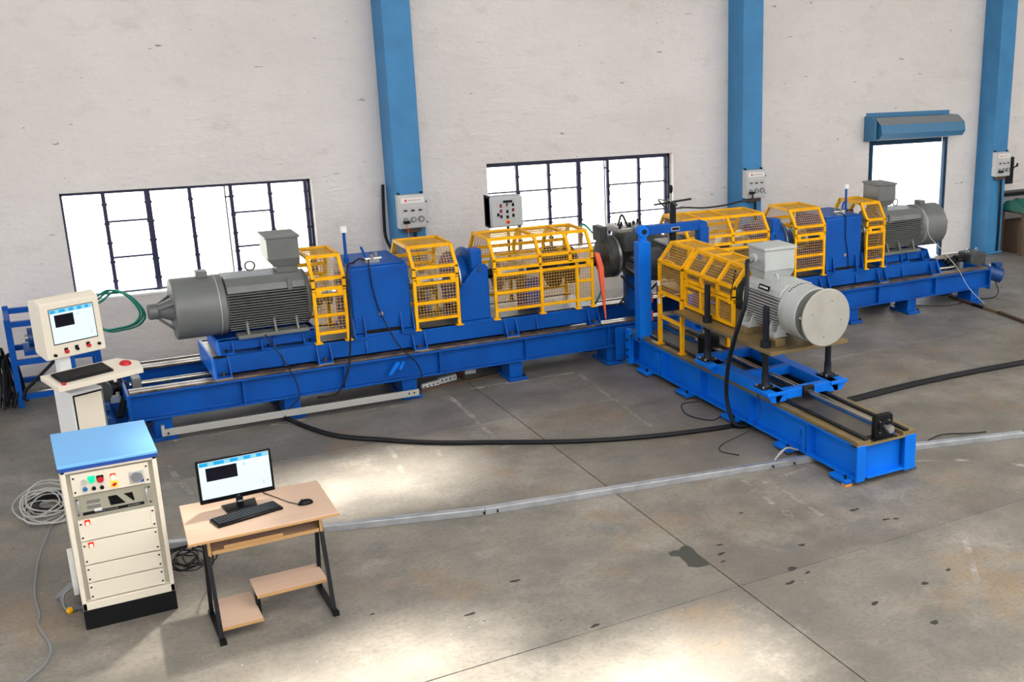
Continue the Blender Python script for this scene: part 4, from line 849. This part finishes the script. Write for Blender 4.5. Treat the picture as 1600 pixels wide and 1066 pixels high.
for x in (0.872, 1.635): B(x, x+0.022, 8.32, 8.75, 0.60, 0.735).build('side_cleat', 'wood_edge', dk, bevel=0.003)
B(0.89, 1.64, 8.72, 8.735, 0.45, 0.735).build('modesty_panel', 'laminate', dk)
for x in (0.872, 1.648):
    MB().bar((x, 8.37, 0.72), (x, 8.17, 0.02), 0.036, 0.026, (1, 0, 0)).build('leg', 'dark_steel', dk)
    MB().bar((x, 8.48, 0.72), (x, 8.60, 0.02), 0.036, 0.026, (1, 0, 0)).build('leg', 'dark_steel', dk)
    f = MB().bar((x, 8.12, 0.02), (x, 8.66, 0.02), 0.035, 0.03).build('foot_bar', 'dark_steel', dk); B(x-0.022, x+0.022, 8.11, 8.15, 0.0, 0.036).build('foot_cap', 'black', f)
s1_ = B(1.155, 1.65, 8.31, 8.62, 0.20, 0.222).build('shelf', 'laminate', dk, bevel=0.004); B(1.153, 1.65, 8.304, 8.312, 0.20, 0.221).build('edge_band', 'wood_edge', s1_)
s2_ = B(0.885, 1.16, 8.18, 8.66, 0.08, 0.102).build('shelf', 'laminate', dk, bevel=0.004); B(0.885, 1.16, 8.174, 8.182, 0.08, 0.101).build('edge_band', 'wood_edge', s2_)
B(1.155, 1.185, 8.40, 8.46, 0.0, 0.20).build('shelf_post', 'dark_steel', dk)

# screen contents shared by the desk monitor and the terminal
def screen(parent, o, ux, uz, wd, hg, ny):
    o = Vector(o); ux = Vector(ux); uz = Vector(uz); ny = Vector(ny)
    def quad(a0, a1, b0, b1, name, m, lift, par):
        ps = [o+ux*a*wd+uz*b*hg+ny*l for l in (lift-0.0006, lift) for a, b in ((a0, b0), (a1, b0), (a1, b1), (a0, b1))]
        return MB().add(ps, [(0, 3, 2, 1), (4, 5, 6, 7), (0, 1, 5, 4), (1, 2, 6, 5), (2, 3, 7, 6), (3, 0, 4, 7)]).build(name, m, par, smooth=False)
    s = quad(0, 1, 0, 1, 'display', 'screen_white', 0.001, parent)
    quad(0.01, 0.99, 0.885, 0.99, 'header_bar', 'screen_cyan', 0.002, s)
    for a in (0.13, 0.36, 0.555, 0.74, 0.90): quad(a, a+0.085, 0.895, 0.975, 'header_field', 'screen_pale', 0.003, s)
    quad(0.09, 0.53, 0.47, 0.83, 'chart_area', 'screen_chart', 0.002, s)
    for a, b, c_, d in ((0.635, 0.645, 0.72, 0.82), (0.87, 0.90, 0.20, 0.22), (0.87, 0.90, 0.14, 0.16), (0.945, 0.955, 0.22, 0.26)): quad(a, b, c_, d, 'screen_mark', 'screen_mark', 0.002, s)
mo = thing('desk_monitor', 'black flat monitor standing on the wooden desk', 'monitor', (1.18, 8.78, 0.757))
ux = Vector((0.522, 0.02, 0)).normalized(); uz = Vector((0, 0.05, 1)).normalized(); ny = ux.cross(uz).normalized()
o0 = Vector((0.918, 8.80, 0.812))
def slab(o, ux, uz, ny, w_, h_, d0, d1): return MB().add([o+ux*a+uz*b+ny*l for l in (d0, d1) for a, b in ((0, 0), (w_, 0), (w_, h_), (0, h_))], [(0, 3, 2, 1), (4, 5, 6, 7), (0, 1, 5, 4), (1, 2, 6, 5), (2, 3, 7, 6), (3, 0, 4, 7)])
fr_ = slab(o0, ux, uz, ny, 0.525, 0.338, -0.03, 0.0).build('bezel', 'black_gloss', mo, bevel=0.006)
screen(fr_, o0+ux*0.018+uz*0.036, ux, uz, 0.489, 0.286, ny)
mtx = Matrix((( ux.x, uz.x, ny.x, 0), (ux.y, uz.y, ny.y, 0), (ux.z, uz.z, ny.z, 0), (0, 0, 0, 1)))
text_part('LG', 'bezel_logo', 0.016, 'zinc', fr_, Matrix.Translation(o0+ux*0.262+uz*0.017+ny*0.0005) @ mtx)
B(1.158, 1.205, 8.775, 8.805, 0.757, 0.83).build('neck', 'black_gloss', mo, bevel=0.004)
bs_ = MB().prism([(1.075, 8.665), (1.285, 8.675), (1.30, 8.86), (1.055, 8.83)], 'z', 0.757, 0.770).build('base', 'black_gloss', mo, bevel=0.004)
B(1.165, 1.20, 8.755, 8.776, 0.80, 0.806).build('neck_badge', 'zinc', mo)
# keyboard and mouse on the desk
def keyboard(name, lab, o, ux, uy, wd, dp, up, base_m='black_gloss', ext=True):
    o = Vector(o); ux = Vector(ux).normalized(); uy = Vector(uy).normalized(); up = Vector(up).normalized()
    k = thing(name, lab, 'keyboard', o)
    def blk(a0, a1, b0, b1, h0, h1): return MB().add([o+ux*a+uy*b+up*h for h in (h0, h1) for a, b in ((a0, b0), (a1, b0), (a1, b1), (a0, b1))], [(0, 3, 2, 1), (4, 5, 6, 7), (0, 1, 5, 4), (1, 2, 6, 5), (2, 3, 7, 6), (3, 0, 4, 7)])
    blk(0, wd, 0, dp, 0, 0.02).build('case', base_m, k, bevel=0.005)
    cols = 20
    for r in range(6):
        row = MB()
        for c in range(cols):
            a = 0.012+(wd-0.024)*c/cols; q = 0.012+(dp-0.024)*r/6
            row.add([o+ux*x+uy*y+up*h for h in (0.02, 0.028) for x, y in ((a, q), (a+(wd-0.024)/cols*0.86, q), (a+(wd-0.024)/cols*0.86, q+(dp-0.024)/6*0.84), (a, q+(dp-0.024)/6*0.84))], [(0, 3, 2, 1), (4, 5, 6, 7), (0, 1, 5, 4), (1, 2, 6, 5), (2, 3, 7, 6), (3, 0, 4, 7)])
        row.build('key_row', 'key_black', k, smooth=False)
    return k
keyboard('desk_keyboard', 'black keyboard lying in front of the desk monitor', (0.975, 8.435, 0.757), (0.48, 0.11, 0), (-0.11, 0.48, 0), 0.475, 0.165, (0, 0, 1))
ms = thing('desk_mouse', 'black computer mouse on the right of the desk', 'mouse', (1.60, 8.56, 0.757))
mm_ = MB(); nn = 12; rings = []
for j in range(6):
    t = j/5*math.pi/2; rings.append([(1.60+0.056*math.cos(t)**0.7*math.cos(2*math.pi*i/nn)*(1 if True else 1), 8.56+0.034*math.cos(t)**0.7*math.sin(2*math.pi*i/nn), 0.757+0.036*math.sin(t)) for i in range(nn)])
vsm = [p for r_ in rings for p in r_]
mm_.add(vsm, [(j*nn+i, j*nn+(i+1) % nn, (j+1)*nn+(i+1) % nn, (j+1)*nn+i) for j in range(5) for i in range(nn)] + [tuple(range(nn))]); mm_.build('shell', 'black_gloss', ms)
MB().cyl((1.575, 8.555, 0.79), (1.575, 8.566, 0.79), 0.008, 10).build('scroll_wheel', 'dark_steel', ms)
MB().tube(smooth([(1.545, 8.565, 0.765), (1.50, 8.64, 0.762), (1.44, 8.78, 0.762), (1.38, 8.92, 0.762), (1.37, 9.0, 0.75), (1.36, 9.04, 0.60)]), 0.0035, 5).build('cord', 'rubber', ms)

# operator terminal, turned to the right
KO = Vector((0.415, 12.03, 0)); KA = R(24)
TFK = lambda p: KO + Vector((p.x*math.cos(KA)-p.y*math.sin(KA), p.x*math.sin(KA)+p.y*math.cos(KA), p.z))
kt = thing('operator_terminal', 'cream operator terminal with screen and keyboard shelf on a post', 'terminal', KO)
hs = MB(TFK).prism([(0.0, 1.235), (0.015, 1.755), (0.10, 1.80), (0.22, 1.77), (0.22, 1.28), (0.05, 1.225)], 'x', -0.262, 0.262).build('screen_housing', 'cream', kt, smooth=False, bevel=0.01)
kux = TFK(Vector((1, 0, 0)))-KO; kuz = (TFK(Vector((0, 0.015, 0.52)))-KO).normalized(); kny = kux.cross(kuz).normalized()
scr = slab(TFK(Vector((-0.195, 0.004, 1.365))), kux, kuz, kny, 0.40, 0.335, -0.002, 0.002).build('screen_surround', 'black', hs)
screen(scr, TFK(Vector((-0.188, 0.004, 1.375)))+kny*0.0015, kux, kuz, 0.386, 0.318, kny)
for x, z, m in ((-0.20, 1.275, 'black'), (-0.095, 1.29, 'red'), (0.0, 1.295, 'black'), (0.105, 1.302, 'red'), (0.20, 1.30, 'black')):
    b = MB(TFK).cyl((x, 0.004, z), (x, -0.016, z), 0.018 if m == 'red' else 0.014, 14).build('push_button', m, hs)
    if abs(x) < 0.15: B(x-0.018, x+0.014, -0.002, 0.006, z, z+0.034, TFK).build('button_plate', 'black', b)
ps_ = B(-0.14, -0.04, 0.07, 0.16, 0.85, 1.27, TFK).build('post', 'white', kt, bevel=0.006)
B(-0.055, 0.0, 0.075, 0.155, 0.85, 1.27, TFK).build('post_side', 'blue', ps_)
sh = MB(TFK).add([(-0.36, -0.30, 1.06), (0.40, -0.33, 1.06), (0.46, -0.16, 1.09), (0.34, 0.0, 1.12), (-0.36, 0.0, 1.12), (-0.36, -0.30, 1.015), (0.40, -0.33, 1.015), (0.46, -0.16, 1.045), (0.34, 0.0, 1.075), (-0.36, 0.0, 1.075)],
                  [(0, 1, 2, 3, 4), (9, 8, 7, 6, 5)] + [(i, (i+1) % 5, 5+(i+1) % 5, 5+i) for i in range(5)]).build('keyboard_shelf', 'cream', kt, smooth=False, bevel=0.004)
MB(TFK).lathe((0.33, -0.16, 1.085), (0, -0.15, 1), [(0, 0.05), (0.012, 0.052), (0.03, 0.04), (0.04, 0.02)], 20).build('emergency_stop', 'red', sh)
MB(TFK).lathe((-0.29, -0.26, 1.065), (0, -0.15, 1), [(0, 0.018), (0.02, 0.018)], 12).build('push_button', 'red', sh)
ko = TFK(Vector((-0.30, -0.25, 1.075)))
keyboard('terminal_keyboard', 'black keyboard lying on the cream terminal shelf', ko, kux, TFK(Vector((0, 1, 0.2)))-TFK(Vector((0, 0, 0))), 0.47, 0.19, Vector((0, 0, 1)), 'dark_steel')
lb = B(-0.15, 0.14, -0.05, 0.25, 0.0, 0.90, TFK).build('pedestal', 'white', kt, bevel=0.006)
pp = B(-0.125, 0.12, -0.062, -0.05, 0.05, 0.86, TFK).build('pedestal_door', 'cream', lb); MB(TFK).box(-0.135, -0.122, -0.058, -0.048, 0.04, 0.875).box(0.117, 0.130, -0.058, -0.048, 0.04, 0.875).box(-0.135, 0.130, -0.058, -0.048, 0.86, 0.875).build('door_gasket', 'black', lb)

# blue stand against the left wall, with cylinder, hoses
st = thing('hydraulic_stand', 'blue angle iron stand under the left window', 'stand', (0.33, 15.1, 0))
for x in (-0.11, 0.70):
    for y in (14.75, 15.45): B(x-0.03, x+0.03, y-0.03, y+0.03, 0, 1.02).build('leg', 'blue', st, bevel=0.003)
for z in (0.12, 0.52, 0.96):
    for y in (14.75, 15.45): B(-0.11, 0.70, y-0.025, y+0.025, z-0.03, z+0.03).build('rail', 'blue', st)
    for x in (-0.11, 0.70): B(x-0.025, x+0.025, 14.75, 15.45, z-0.03, z+0.03).build('rail', 'blue', st)
cy_ = MB().cyl((0.06, 15.0, 0.73), (0.62, 15.0, 0.73), 0.11, 20).build('cylinder', 'motor_blue', st); MB().cyl((0.03, 15.0, 0.73), (0.06, 15.0, 0.73), 0.045, 14).build('cylinder_port', 'axle_steel', cy_)
B(0.0, 0.66, 14.9, 15.3, 0.55, 0.60).build('tray', 'blue', st)
MB().tube(smooth([(0.45, 14.80, 0.58), (0.34, 14.70, 0.575), (0.22, 14.69, 0.46), (0.03, 14.69, 0.28), (-0.05, 14.70, 0.20), (-0.08, 14.71, 0.10)]), 0.018, 8).build('drain_hose', 'rubber', st)
hb_ = MB()
for i in range(16):
    x = -0.42+0.02*i+random.uniform(-0.01, 0.01); y = 14.75+random.uniform(-0.15, 0.15)
    hb_.tube(smooth([(x-0.05, y, 0.02), (x+random.uniform(-.03, .03), y+0.05, 0.3), (x+0.02, y+0.1, 0.62+random.uniform(-.06, .06)), (x+0.06, y+0.14, 0.35), (x+0.08, y+0.1, 0.05)]), 0.014, 6)
tag(hb_.build('hose_bundle', 'rubber'), 'black hose bundle slumped beside the blue stand', 'hoses')
gh = MB()
for k, (dx, dy, dz) in enumerate(((0, 0, 0), (0.025, 0.05, -0.035), (-0.03, -0.04, 0.012))):
    gh.tube(smooth([(0.62+dx, 14.74, 1.005), (0.68+dx, 14.5, 1.15+dz), (0.78+dx, 14.32, 1.25+dz), (0.90+dx, 14.28+dy, 1.33+dz), (1.06+dx, 14.25+dy, 1.26+dz), (1.17+dx, 14.25+dy, 1.06+dz), (1.11+dx, 14.28+dy, 0.93+dz), (0.95+dx, 14.3+dy, 0.885+dz), (0.78+dx, 14.35+dy, 0.885+dz), (0.64+dx, 14.70, 0.97)]), 0.012, 8)
tag(gh.build('green_hose', 'green_hose'), 'green hose loop behind the operator terminal', 'hose')

# control box by the middle window
cb_ = thing('control_box', 'grey push button box on a stand before the middle window', 'control box', (5.45, 14.2, 0))
hb = B(5.235, 5.68, 14.10, 14.30, 1.665, 2.065).build('housing', 'ctrl_grey', cb_, bevel=0.02)
B(5.25, 5.67, 14.09, 14.102, 1.68, 2.05).build('door', 'ctrl_grey', cb_, bevel=0.01)
B(5.235, 5.25, 14.12, 14.32, 1.66, 2.07).build('back_plate', 'black', cb_)
B(5.41, 5.53, 14.08, 14.09, 1.985, 2.015).build('display_window', 'black', cb_)
for x, z, m in ((5.375, 1.95, 'red'), (5.375, 1.88, 'red'), (5.335, 1.835, 'black'), (5.375, 1.81, 'black'), (5.54, 1.955, 'black'), (5.54, 1.885, 'red'), (5.54, 1.815, 'black'), (5.46, 1.87, 'black'), (5.46, 1.80, 'black'), (5.46, 1.955, 'wood_edge')):
    b = B(x-0.014, x+0.014, 14.083, 14.09, z-0.02, z+0.02).build('button_plate', 'black', cb_); MB().cyl((x, 14.083, z-0.004), (x, 14.07, z-0.004), 0.012, 10).build('button', m, b)
B(5.435, 5.485, 14.083, 14.09, 1.715, 1.76).build('stop_plate', 'orange', cb_); MB().cyl((5.462, 14.083, 1.735), (5.462, 14.06, 1.735), 0.017, 12).build('stop_knob', 'red', cb_)
B(5.50, 5.53, 14.22, 14.25, 0.0, 1.67).build('post', 'dark_steel', cb_); B(5.40, 5.63, 14.10, 14.36, 0.0, 0.02).build('foot_plate', 'dark_steel', cb_)

# ------------------------------------------------------------------ rails, cables, bits on the floor
al = thing('alloy_channel', 'grey alloy channel lying along the feet of the long bed', 'channel', (2.4, 12.70, 0.04))
MB().bar((1.06, 12.72, 0.108), (3.74, 12.71, 0.095), 0.03, 0.075).build('channel', 'grey_channel', al, bevel=0.003)
B(1.06, 1.09, 12.70, 12.74, 0.14, 0.19).build('end_tab', 'grey_channel', al)
for x in (1.12, 3.62, 3.68): MB().cyl((x, 12.71, 0.10), (x, 12.69, 0.10), 0.010, 8).build('bolt', 'black', al)
cd_ = thing('cable_trunking', 'long zinc cable trunking crossing the floor under the cross bed', 'trunking', (4.8, 9.0, 0))
for i, (a, b) in enumerate((((0.75, 10.02), (3.24, 9.28)), ((3.24, 9.28), (6.52, 8.74)), ((6.52, 8.74), (8.88, 8.10)))):
    t = MB().bar((*a, 0.029), (*b, 0.029), 0.075, 0.058).build('trunking_length', 'zinc', cd_, bevel=0.003)
    MB().bar((*a, 0.060), (*b, 0.060), 0.06, 0.004).build('trunking_lid', 'zinc', t)
for x, y in ((3.22, 9.245), (3.34, 9.225), (6.05, 8.775), (6.28, 8.735)): MB().cyl((x, y, 0.03), (x-0.008, y-0.03, 0.03), 0.009, 8).build('rivet', 'black', cd_)
MB().tube(smooth([(6.10, 8.82, 0.07), (6.16, 8.80, 0.14), (6.28, 8.86, 0.15), (6.42, 8.90, 0.09), (6.52, 8.95, 0.05)]), 0.010, 6).tube(smooth([(6.12, 8.83, 0.07), (6.20, 8.86, 0.12), (6.34, 8.95, 0.10), (6.5, 9.05, 0.05)]), 0.010, 6).build('wire_tail', 'cable_grey', cd_)
MB().tube(smooth([(7.75, 8.45, 0.03), (8.1, 8.55, 0.03), (8.4, 8.42, 0.03), (8.55, 8.32, 0.05)]), 0.008, 6).build('wire_tail', 'rubber', cd_)
tag(MB().tube(smooth([(2.24, 12.95, 0.1), (2.30, 12.72, 0.03), (2.58, 11.99, 0.024), (3.0, 11.55, 0.024), (3.42, 11.20, 0.024), (3.88, 10.92, 0.024), (4.68, 10.46, 0.024), (5.31, 10.21, 0.024), (5.86, 10.07, 0.024), (6.38, 9.99, 0.024), (7.2, 9.97, 0.024), (8.09, 9.99, 0.024), (9.26, 10.06, 0.024), (10.88, 10.0, 0.024), (12.5, 9.8, 0.024)]), 0.026, 10).build('power_cable', 'rubber'), 'thick black power cable sweeping across the floor', 'cable')
tag(MB().tube(smooth([(8.0, 10.06, 0.022), (9.26, 10.13, 0.022), (10.9, 10.07, 0.022), (12.5, 9.88, 0.022)]), 0.022, 8).build('power_cable', 'rubber'), 'second black cable lying along the thick one at right', 'cable')
tag(MB().tube(smooth([(6.56, 10.04, 1.84), (6.50, 9.98, 1.84), (6.44, 9.88, 1.70), (6.36, 9.80, 1.43), (6.30, 9.90, 1.05), (6.30, 10.02, 0.73), (6.30, 10.06, 0.38), (6.32, 9.98, 0.12), (6.40, 9.92, 0.03), (6.7, 9.9, 0.03)]), 0.024, 10).build('motor_cable', 'jack_black'), 'black cable hanging from the light grey motor terminal box', 'cable')
def wire(lab, pts, r=0.007, m='rubber', name='sensor_cable', grp=None): return tag(MB().tube(smooth(pts), r, 6).build(name, m), lab, 'cable', grp)
wire('thin black cable hanging from the foot of the left dark motor', [(2.20, 12.95, 0.95), (2.21, 12.86, 0.92), (2.30, 12.80, 0.74), (2.38, 12.78, 0.56), (2.42, 12.76, 0.45), (2.44, 12.75, 0.25), (2.34, 12.74, 0.16), (2.22, 12.68, 0.03)])
wire('black cable looping down the left edge of the left gearbox', [(3.22, 13.05, 1.62), (3.12, 12.92, 1.62), (3.07, 12.84, 1.40), (3.06, 12.80, 1.10), (3.04, 12.78, 0.80), (2.98, 12.77, 0.46), (2.84, 12.76, 0.22), (2.65, 12.85, 0.18)], 0.011)
wire('thin black cable crossing the front of the left gearbox', [(3.40, 13.1, 1.63), (3.36, 12.96, 1.58), (3.38, 12.95, 1.30), (3.45, 12.94, 1.0), (3.58, 12.82, 0.66), (3.76, 12.76, 0.42), (3.79, 12.75, 0.2), (3.68, 12.74, 0.05)])
wire('thin black cable down the front of the right gearbox', [(10.1, 13.1, 1.63), (10.14, 12.965, 1.58), (10.15, 12.96, 1.3), (10.2, 12.96, 1.05), (10.22, 12.955, 0.8)])
wire('thin black cable hanging from the sloping yellow guard', [(6.50, 10.20, 1.72), (6.49, 10.26, 1.5), (6.50, 10.30, 1.36)], 0.005)
wire('thin black cable hanging down the cross bed side', [(6.44, 9.8, 0.60), (6.43, 9.62, 0.45), (6.40, 9.55, 0.30), (6.30, 9.60, 0.10), (6.0, 9.62, 0.01), (5.85, 9.45, 0.01), (5.95, 9.25, 0.01)], 0.005)
wire('thin black loop on the floor left of the cross bed', [(6.45, 10.9, 0.02), (6.25, 10.95, 0.01), (6.12, 10.6, 0.01), (6.25, 10.3, 0.01), (6.42, 10.35, 0.02)], 0.006)
wire('white rope hanging from the right motor cowl to the floor', [(11.70, 13.05, 1.55), (11.76, 12.99, 1.40), (11.80, 12.98, 1.15), (12.0, 12.85, 0.9), (12.22, 12.74, 0.62), (12.45, 12.71, 0.3), (12.78, 12.68, 0.01)], 0.005, 'cable_white', 'rope')
wire('grey cable trailing to the lower left corner', [(0.02, 11.2, 0.02), (-0.06, 10.85, 0.008), (-0.156, 10.28, 0.008), (-0.204, 9.68, 0.008), (-0.19, 9.30, 0.008), (-0.208, 9.11, 0.008), (-0.15, 8.75, 0.008), (-0.194, 8.5, 0.008), (-0.33, 8.30, 0.008), (-0.5, 8.0, 0.008)], 0.009, 'meter_grey')
co = MB()
for i in range(9):
    r_ = 0.16+0.035*(i % 5); cxx = -0.02+random.uniform(-0.05, 0.05); cyy = 11.42+random.uniform(-0.10, 0.10)
    co.tube([(cxx+r_*math.cos(a*math.pi/10)*0.8, cyy+r_*1.6*math.sin(a*math.pi/10), 0.012+0.012*i+0.015*math.sin(a*0.9+i)) for a in range(20)], 0.007, 5, True)
tag(co.build('cable_coil', 'cable_grey'), 'loose coil of grey cable behind the cabinet', 'cable')
co = MB()
for i in range(6):
    r_ = 0.10+0.02*i; co.tube([(0.0+r_*math.cos(a*math.pi/8), 11.55+r_*1.3*math.sin(a*math.pi/8), 0.012+0.004*i) for a in range(16)], 0.008, 5, True)
tag(co.build('cable_coil', 'rubber'), 'small black cable coil under the grey coil', 'cable')
co = MB()
for i in range(7):
    r_ = 0.12+0.02*i; cxx = 0.88+random.uniform(-0.08, 0.08); cyy = 9.62+random.uniform(-0.08, 0.08)
    co.tube([(cxx+r_*0.7*math.cos(a*math.pi/9), cyy+r_*math.sin(a*math.pi/9), 0.012+0.01*i+0.02*math.sin(a*0.7+i)**2) for a in range(18)], 0.006, 5, True)
co.tube(smooth([(0.95, 9.6, 0.02), (1.0, 9.3, 0.1), (0.98, 9.05, 0.5), (1.02, 8.95, 0.73)]), 0.006, 5)
tag(co.build('cable_tangle', 'rubber'), 'tangle of black cables between cabinet and desk', 'cable')
co = MB()
for i in range(5): co.tube(smooth([(0.06, 9.3+0.02*i, 0.18), (-0.02-0.01*i, 9.28, 0.13), (-0.03, 9.25+0.02*i, 0.04), (0.02+0.02*i, 9.22, 0.012)]), 0.009, 6)
tag(co.build('cable_tail', 'meter_grey'), 'short grey cable ends at the cabinet side', 'cable')
tag(MB().lathe((0.0, 9.22, 0.0), (0, 0, 1), [(0, 0.018), (0.02, 0.026), (0.04, 0.018)], 12).build('yellow_plug', 'yellow'), 'small yellow plug on the floor by the cabinet', 'plug')
# extension sockets and timber under the bed
for (x, y, a, lab) in ((3.99, 13.09, 0.35, 'white extension socket under the bed, nearest the alloy channel'), (4.24, 13.21, 0.3, 'white extension socket under the bed, farther from the alloy channel')):
    e = thing('extension_socket', lab, 'socket', (x, y, 0.0), 'extension sockets under the bed'); c_, s_ = math.cos(a), math.sin(a)
    MB().bar((x-0.125*c_, y-0.125*s_, 0.035), (x+0.125*c_, y+0.125*s_, 0.035), 0.05, 0.07).build('body', 'white', e, bevel=0.006)
    for q in (-0.09, -0.03, 0.03, 0.09): MB().cyl((x+q*c_+0.022*s_, y+q*s_-0.022*c_, 0.037), (x+q*c_+0.029*s_, y+q*s_-0.029*c_, 0.037), 0.011, 8).build('outlet', 'red' if q == 0.09 else 'dark_steel', e)
tag(B(4.52, 4.66, 13.36, 13.42, 0.0, 0.13).build('white_block', 'white', bevel=0.006), 'white block under the long bed', 'block')
tag(MB().bar((3.85, 13.0, 0.015), (4.88, 13.12, 0.015), 0.03, 0.03).build('timber_strip', 'wood_brown', bevel=0.003), 'brown timber strip lying under the long bed', 'timber')
tag(B(4.40, 4.47, 13.3, 13.36, 0.0, 0.07).build('red_block', 'dark_red', bevel=0.006), 'small dark red block under the long bed', 'block')
fs = thing('floor_bar', 'dark striped steel bar on the floor at the right edge', 'bar', (12.5, 12.2, 0))
for i, (a, b, m) in enumerate((((12.61, 13.3), (12.57, 12.72), 'rust_dark'), ((12.57, 12.72), (12.555, 12.45), 'dark_steel'), ((12.555, 12.45), (12.55, 12.14), 'oiled_steel'), ((12.55, 12.14), (12.44, 11.3), 'rust_dark'))):
    MB().bar((*a, 0.02), (*b, 0.02), 0.06, 0.04).build('bar_length', m, fs)
wire('thin black cable on the floor under the right half bed', [(11.5, 13.4, 0.01), (11.9, 13.05, 0.01), (12.2, 12.88, 0.01), (12.5, 12.9, 0.01)], 0.008)

# right edge: shelf table with tarp
tt = thing('side_table', 'dark table behind the right column', 'table', (16.9, 15.4, 0))
B(16.08, 17.9, 15.1, 15.75, 0.80, 0.84).build('table_top', 'wood_brown', tt)
for x in (16.12, 17.8):
    for y in (15.15, 15.7): B(x, x+0.06, y-0.03, y+0.03, 0, 0.80).build('leg', 'wood_brown', tt)
B(16.2, 17.8, 15.3, 15.7, 0.0, 0.62).build('drawer_body', 'wood_brown', tt, bevel=0.01)
tag(B(16.10, 17.6, 15.70, 15.95, 1.06, 1.13).build('wall_shelf_board', 'dark_steel'), 'dark board on the wall above the green tarp', 'board')
tp_ = MB(); nu, nv = 14, 10; pts = []
for j in range(nv):
    for i in range(nu):
        a = math.pi*j/(nv-1); x = 16.02+0.75*i/(nu-1); rr = 0.18+0.03*math.sin(i*1.3+j*0.9)+0.02*math.sin(i*2.7)
        pts.append((x, 15.36-rr*1.4*math.cos(a), 0.845+rr*math.sin(a)*1.05))
tp_.add(pts, [(j*nu+i, j*nu+i+1, (j+1)*nu+i+1, (j+1)*nu+i) for j in range(nv-1) for i in range(nu-1)] + [tuple(j*nu for j in range(nv)), tuple(j*nu+nu-1 for j in range(nv))])
tag(tp_.build('folded_tarp', 'tarp'), 'green folded tarp on the dark side table', 'tarp')

# oil puddle and dirt flakes
def blob(cx, cy, rx, ry, seed, z=0.0015, n=18, shape=None):
    rnd = random.Random(seed); pts = []
    for i in range(n):
        a = 2*math.pi*i/n; k = 1+0.25*math.sin(2*a+seed)+0.15*math.sin(3*a+seed*1.7)+rnd.uniform(-0.08, 0.08)
        pts.append((cx+rx*k*math.cos(a), cy+ry*k*math.sin(a)))
    return MB().prism(shape or pts, 'z', 0.0002, z)
tag(blob(0, 0, 0, 0, 1, shape=[(4.25, 7.70), (4.24, 7.64), (4.30, 7.60), (4.29, 7.46), (4.27, 7.40), (4.33, 7.34), (4.43, 7.33), (4.455, 7.42), (4.45, 7.55), (4.47, 7.66), (4.46, 7.73), (4.41, 7.75), (4.36, 7.70), (4.31, 7.72)]).build('oil_puddle', 'oil', smooth=False), 'dark oil puddle on the floor joint', 'puddle')
for i, (x, y, r_) in enumerate(((5.207, 8.051, .03), (5.295, 7.22, .05), (4.973, 6.906, .07), (5.041, 6.783, .04), (4.82, 6.715, .06), (6.13, 7.554, .06), (6.242, 7.237, .045), (6.33, 7.2, .04), (5.377, 5.62, .06), (5.183, 6.09, .055), (3.212, 6.947, .05), (2.496, 7.605, .05), (2.98, 7.922, .05), (1.88, 7.998, .02), (5.728, 6.126, .05), (6.05, 6.2, .04), (4.62, 7.45, .05), (4.56, 7.32, .03), (4.70, 7.6, .035))):
    blob(x, y, r_*0.7, r_*0.36, i+3, 0.003, 13).build('dirt_flake', 'dirt', fl, smooth=False)
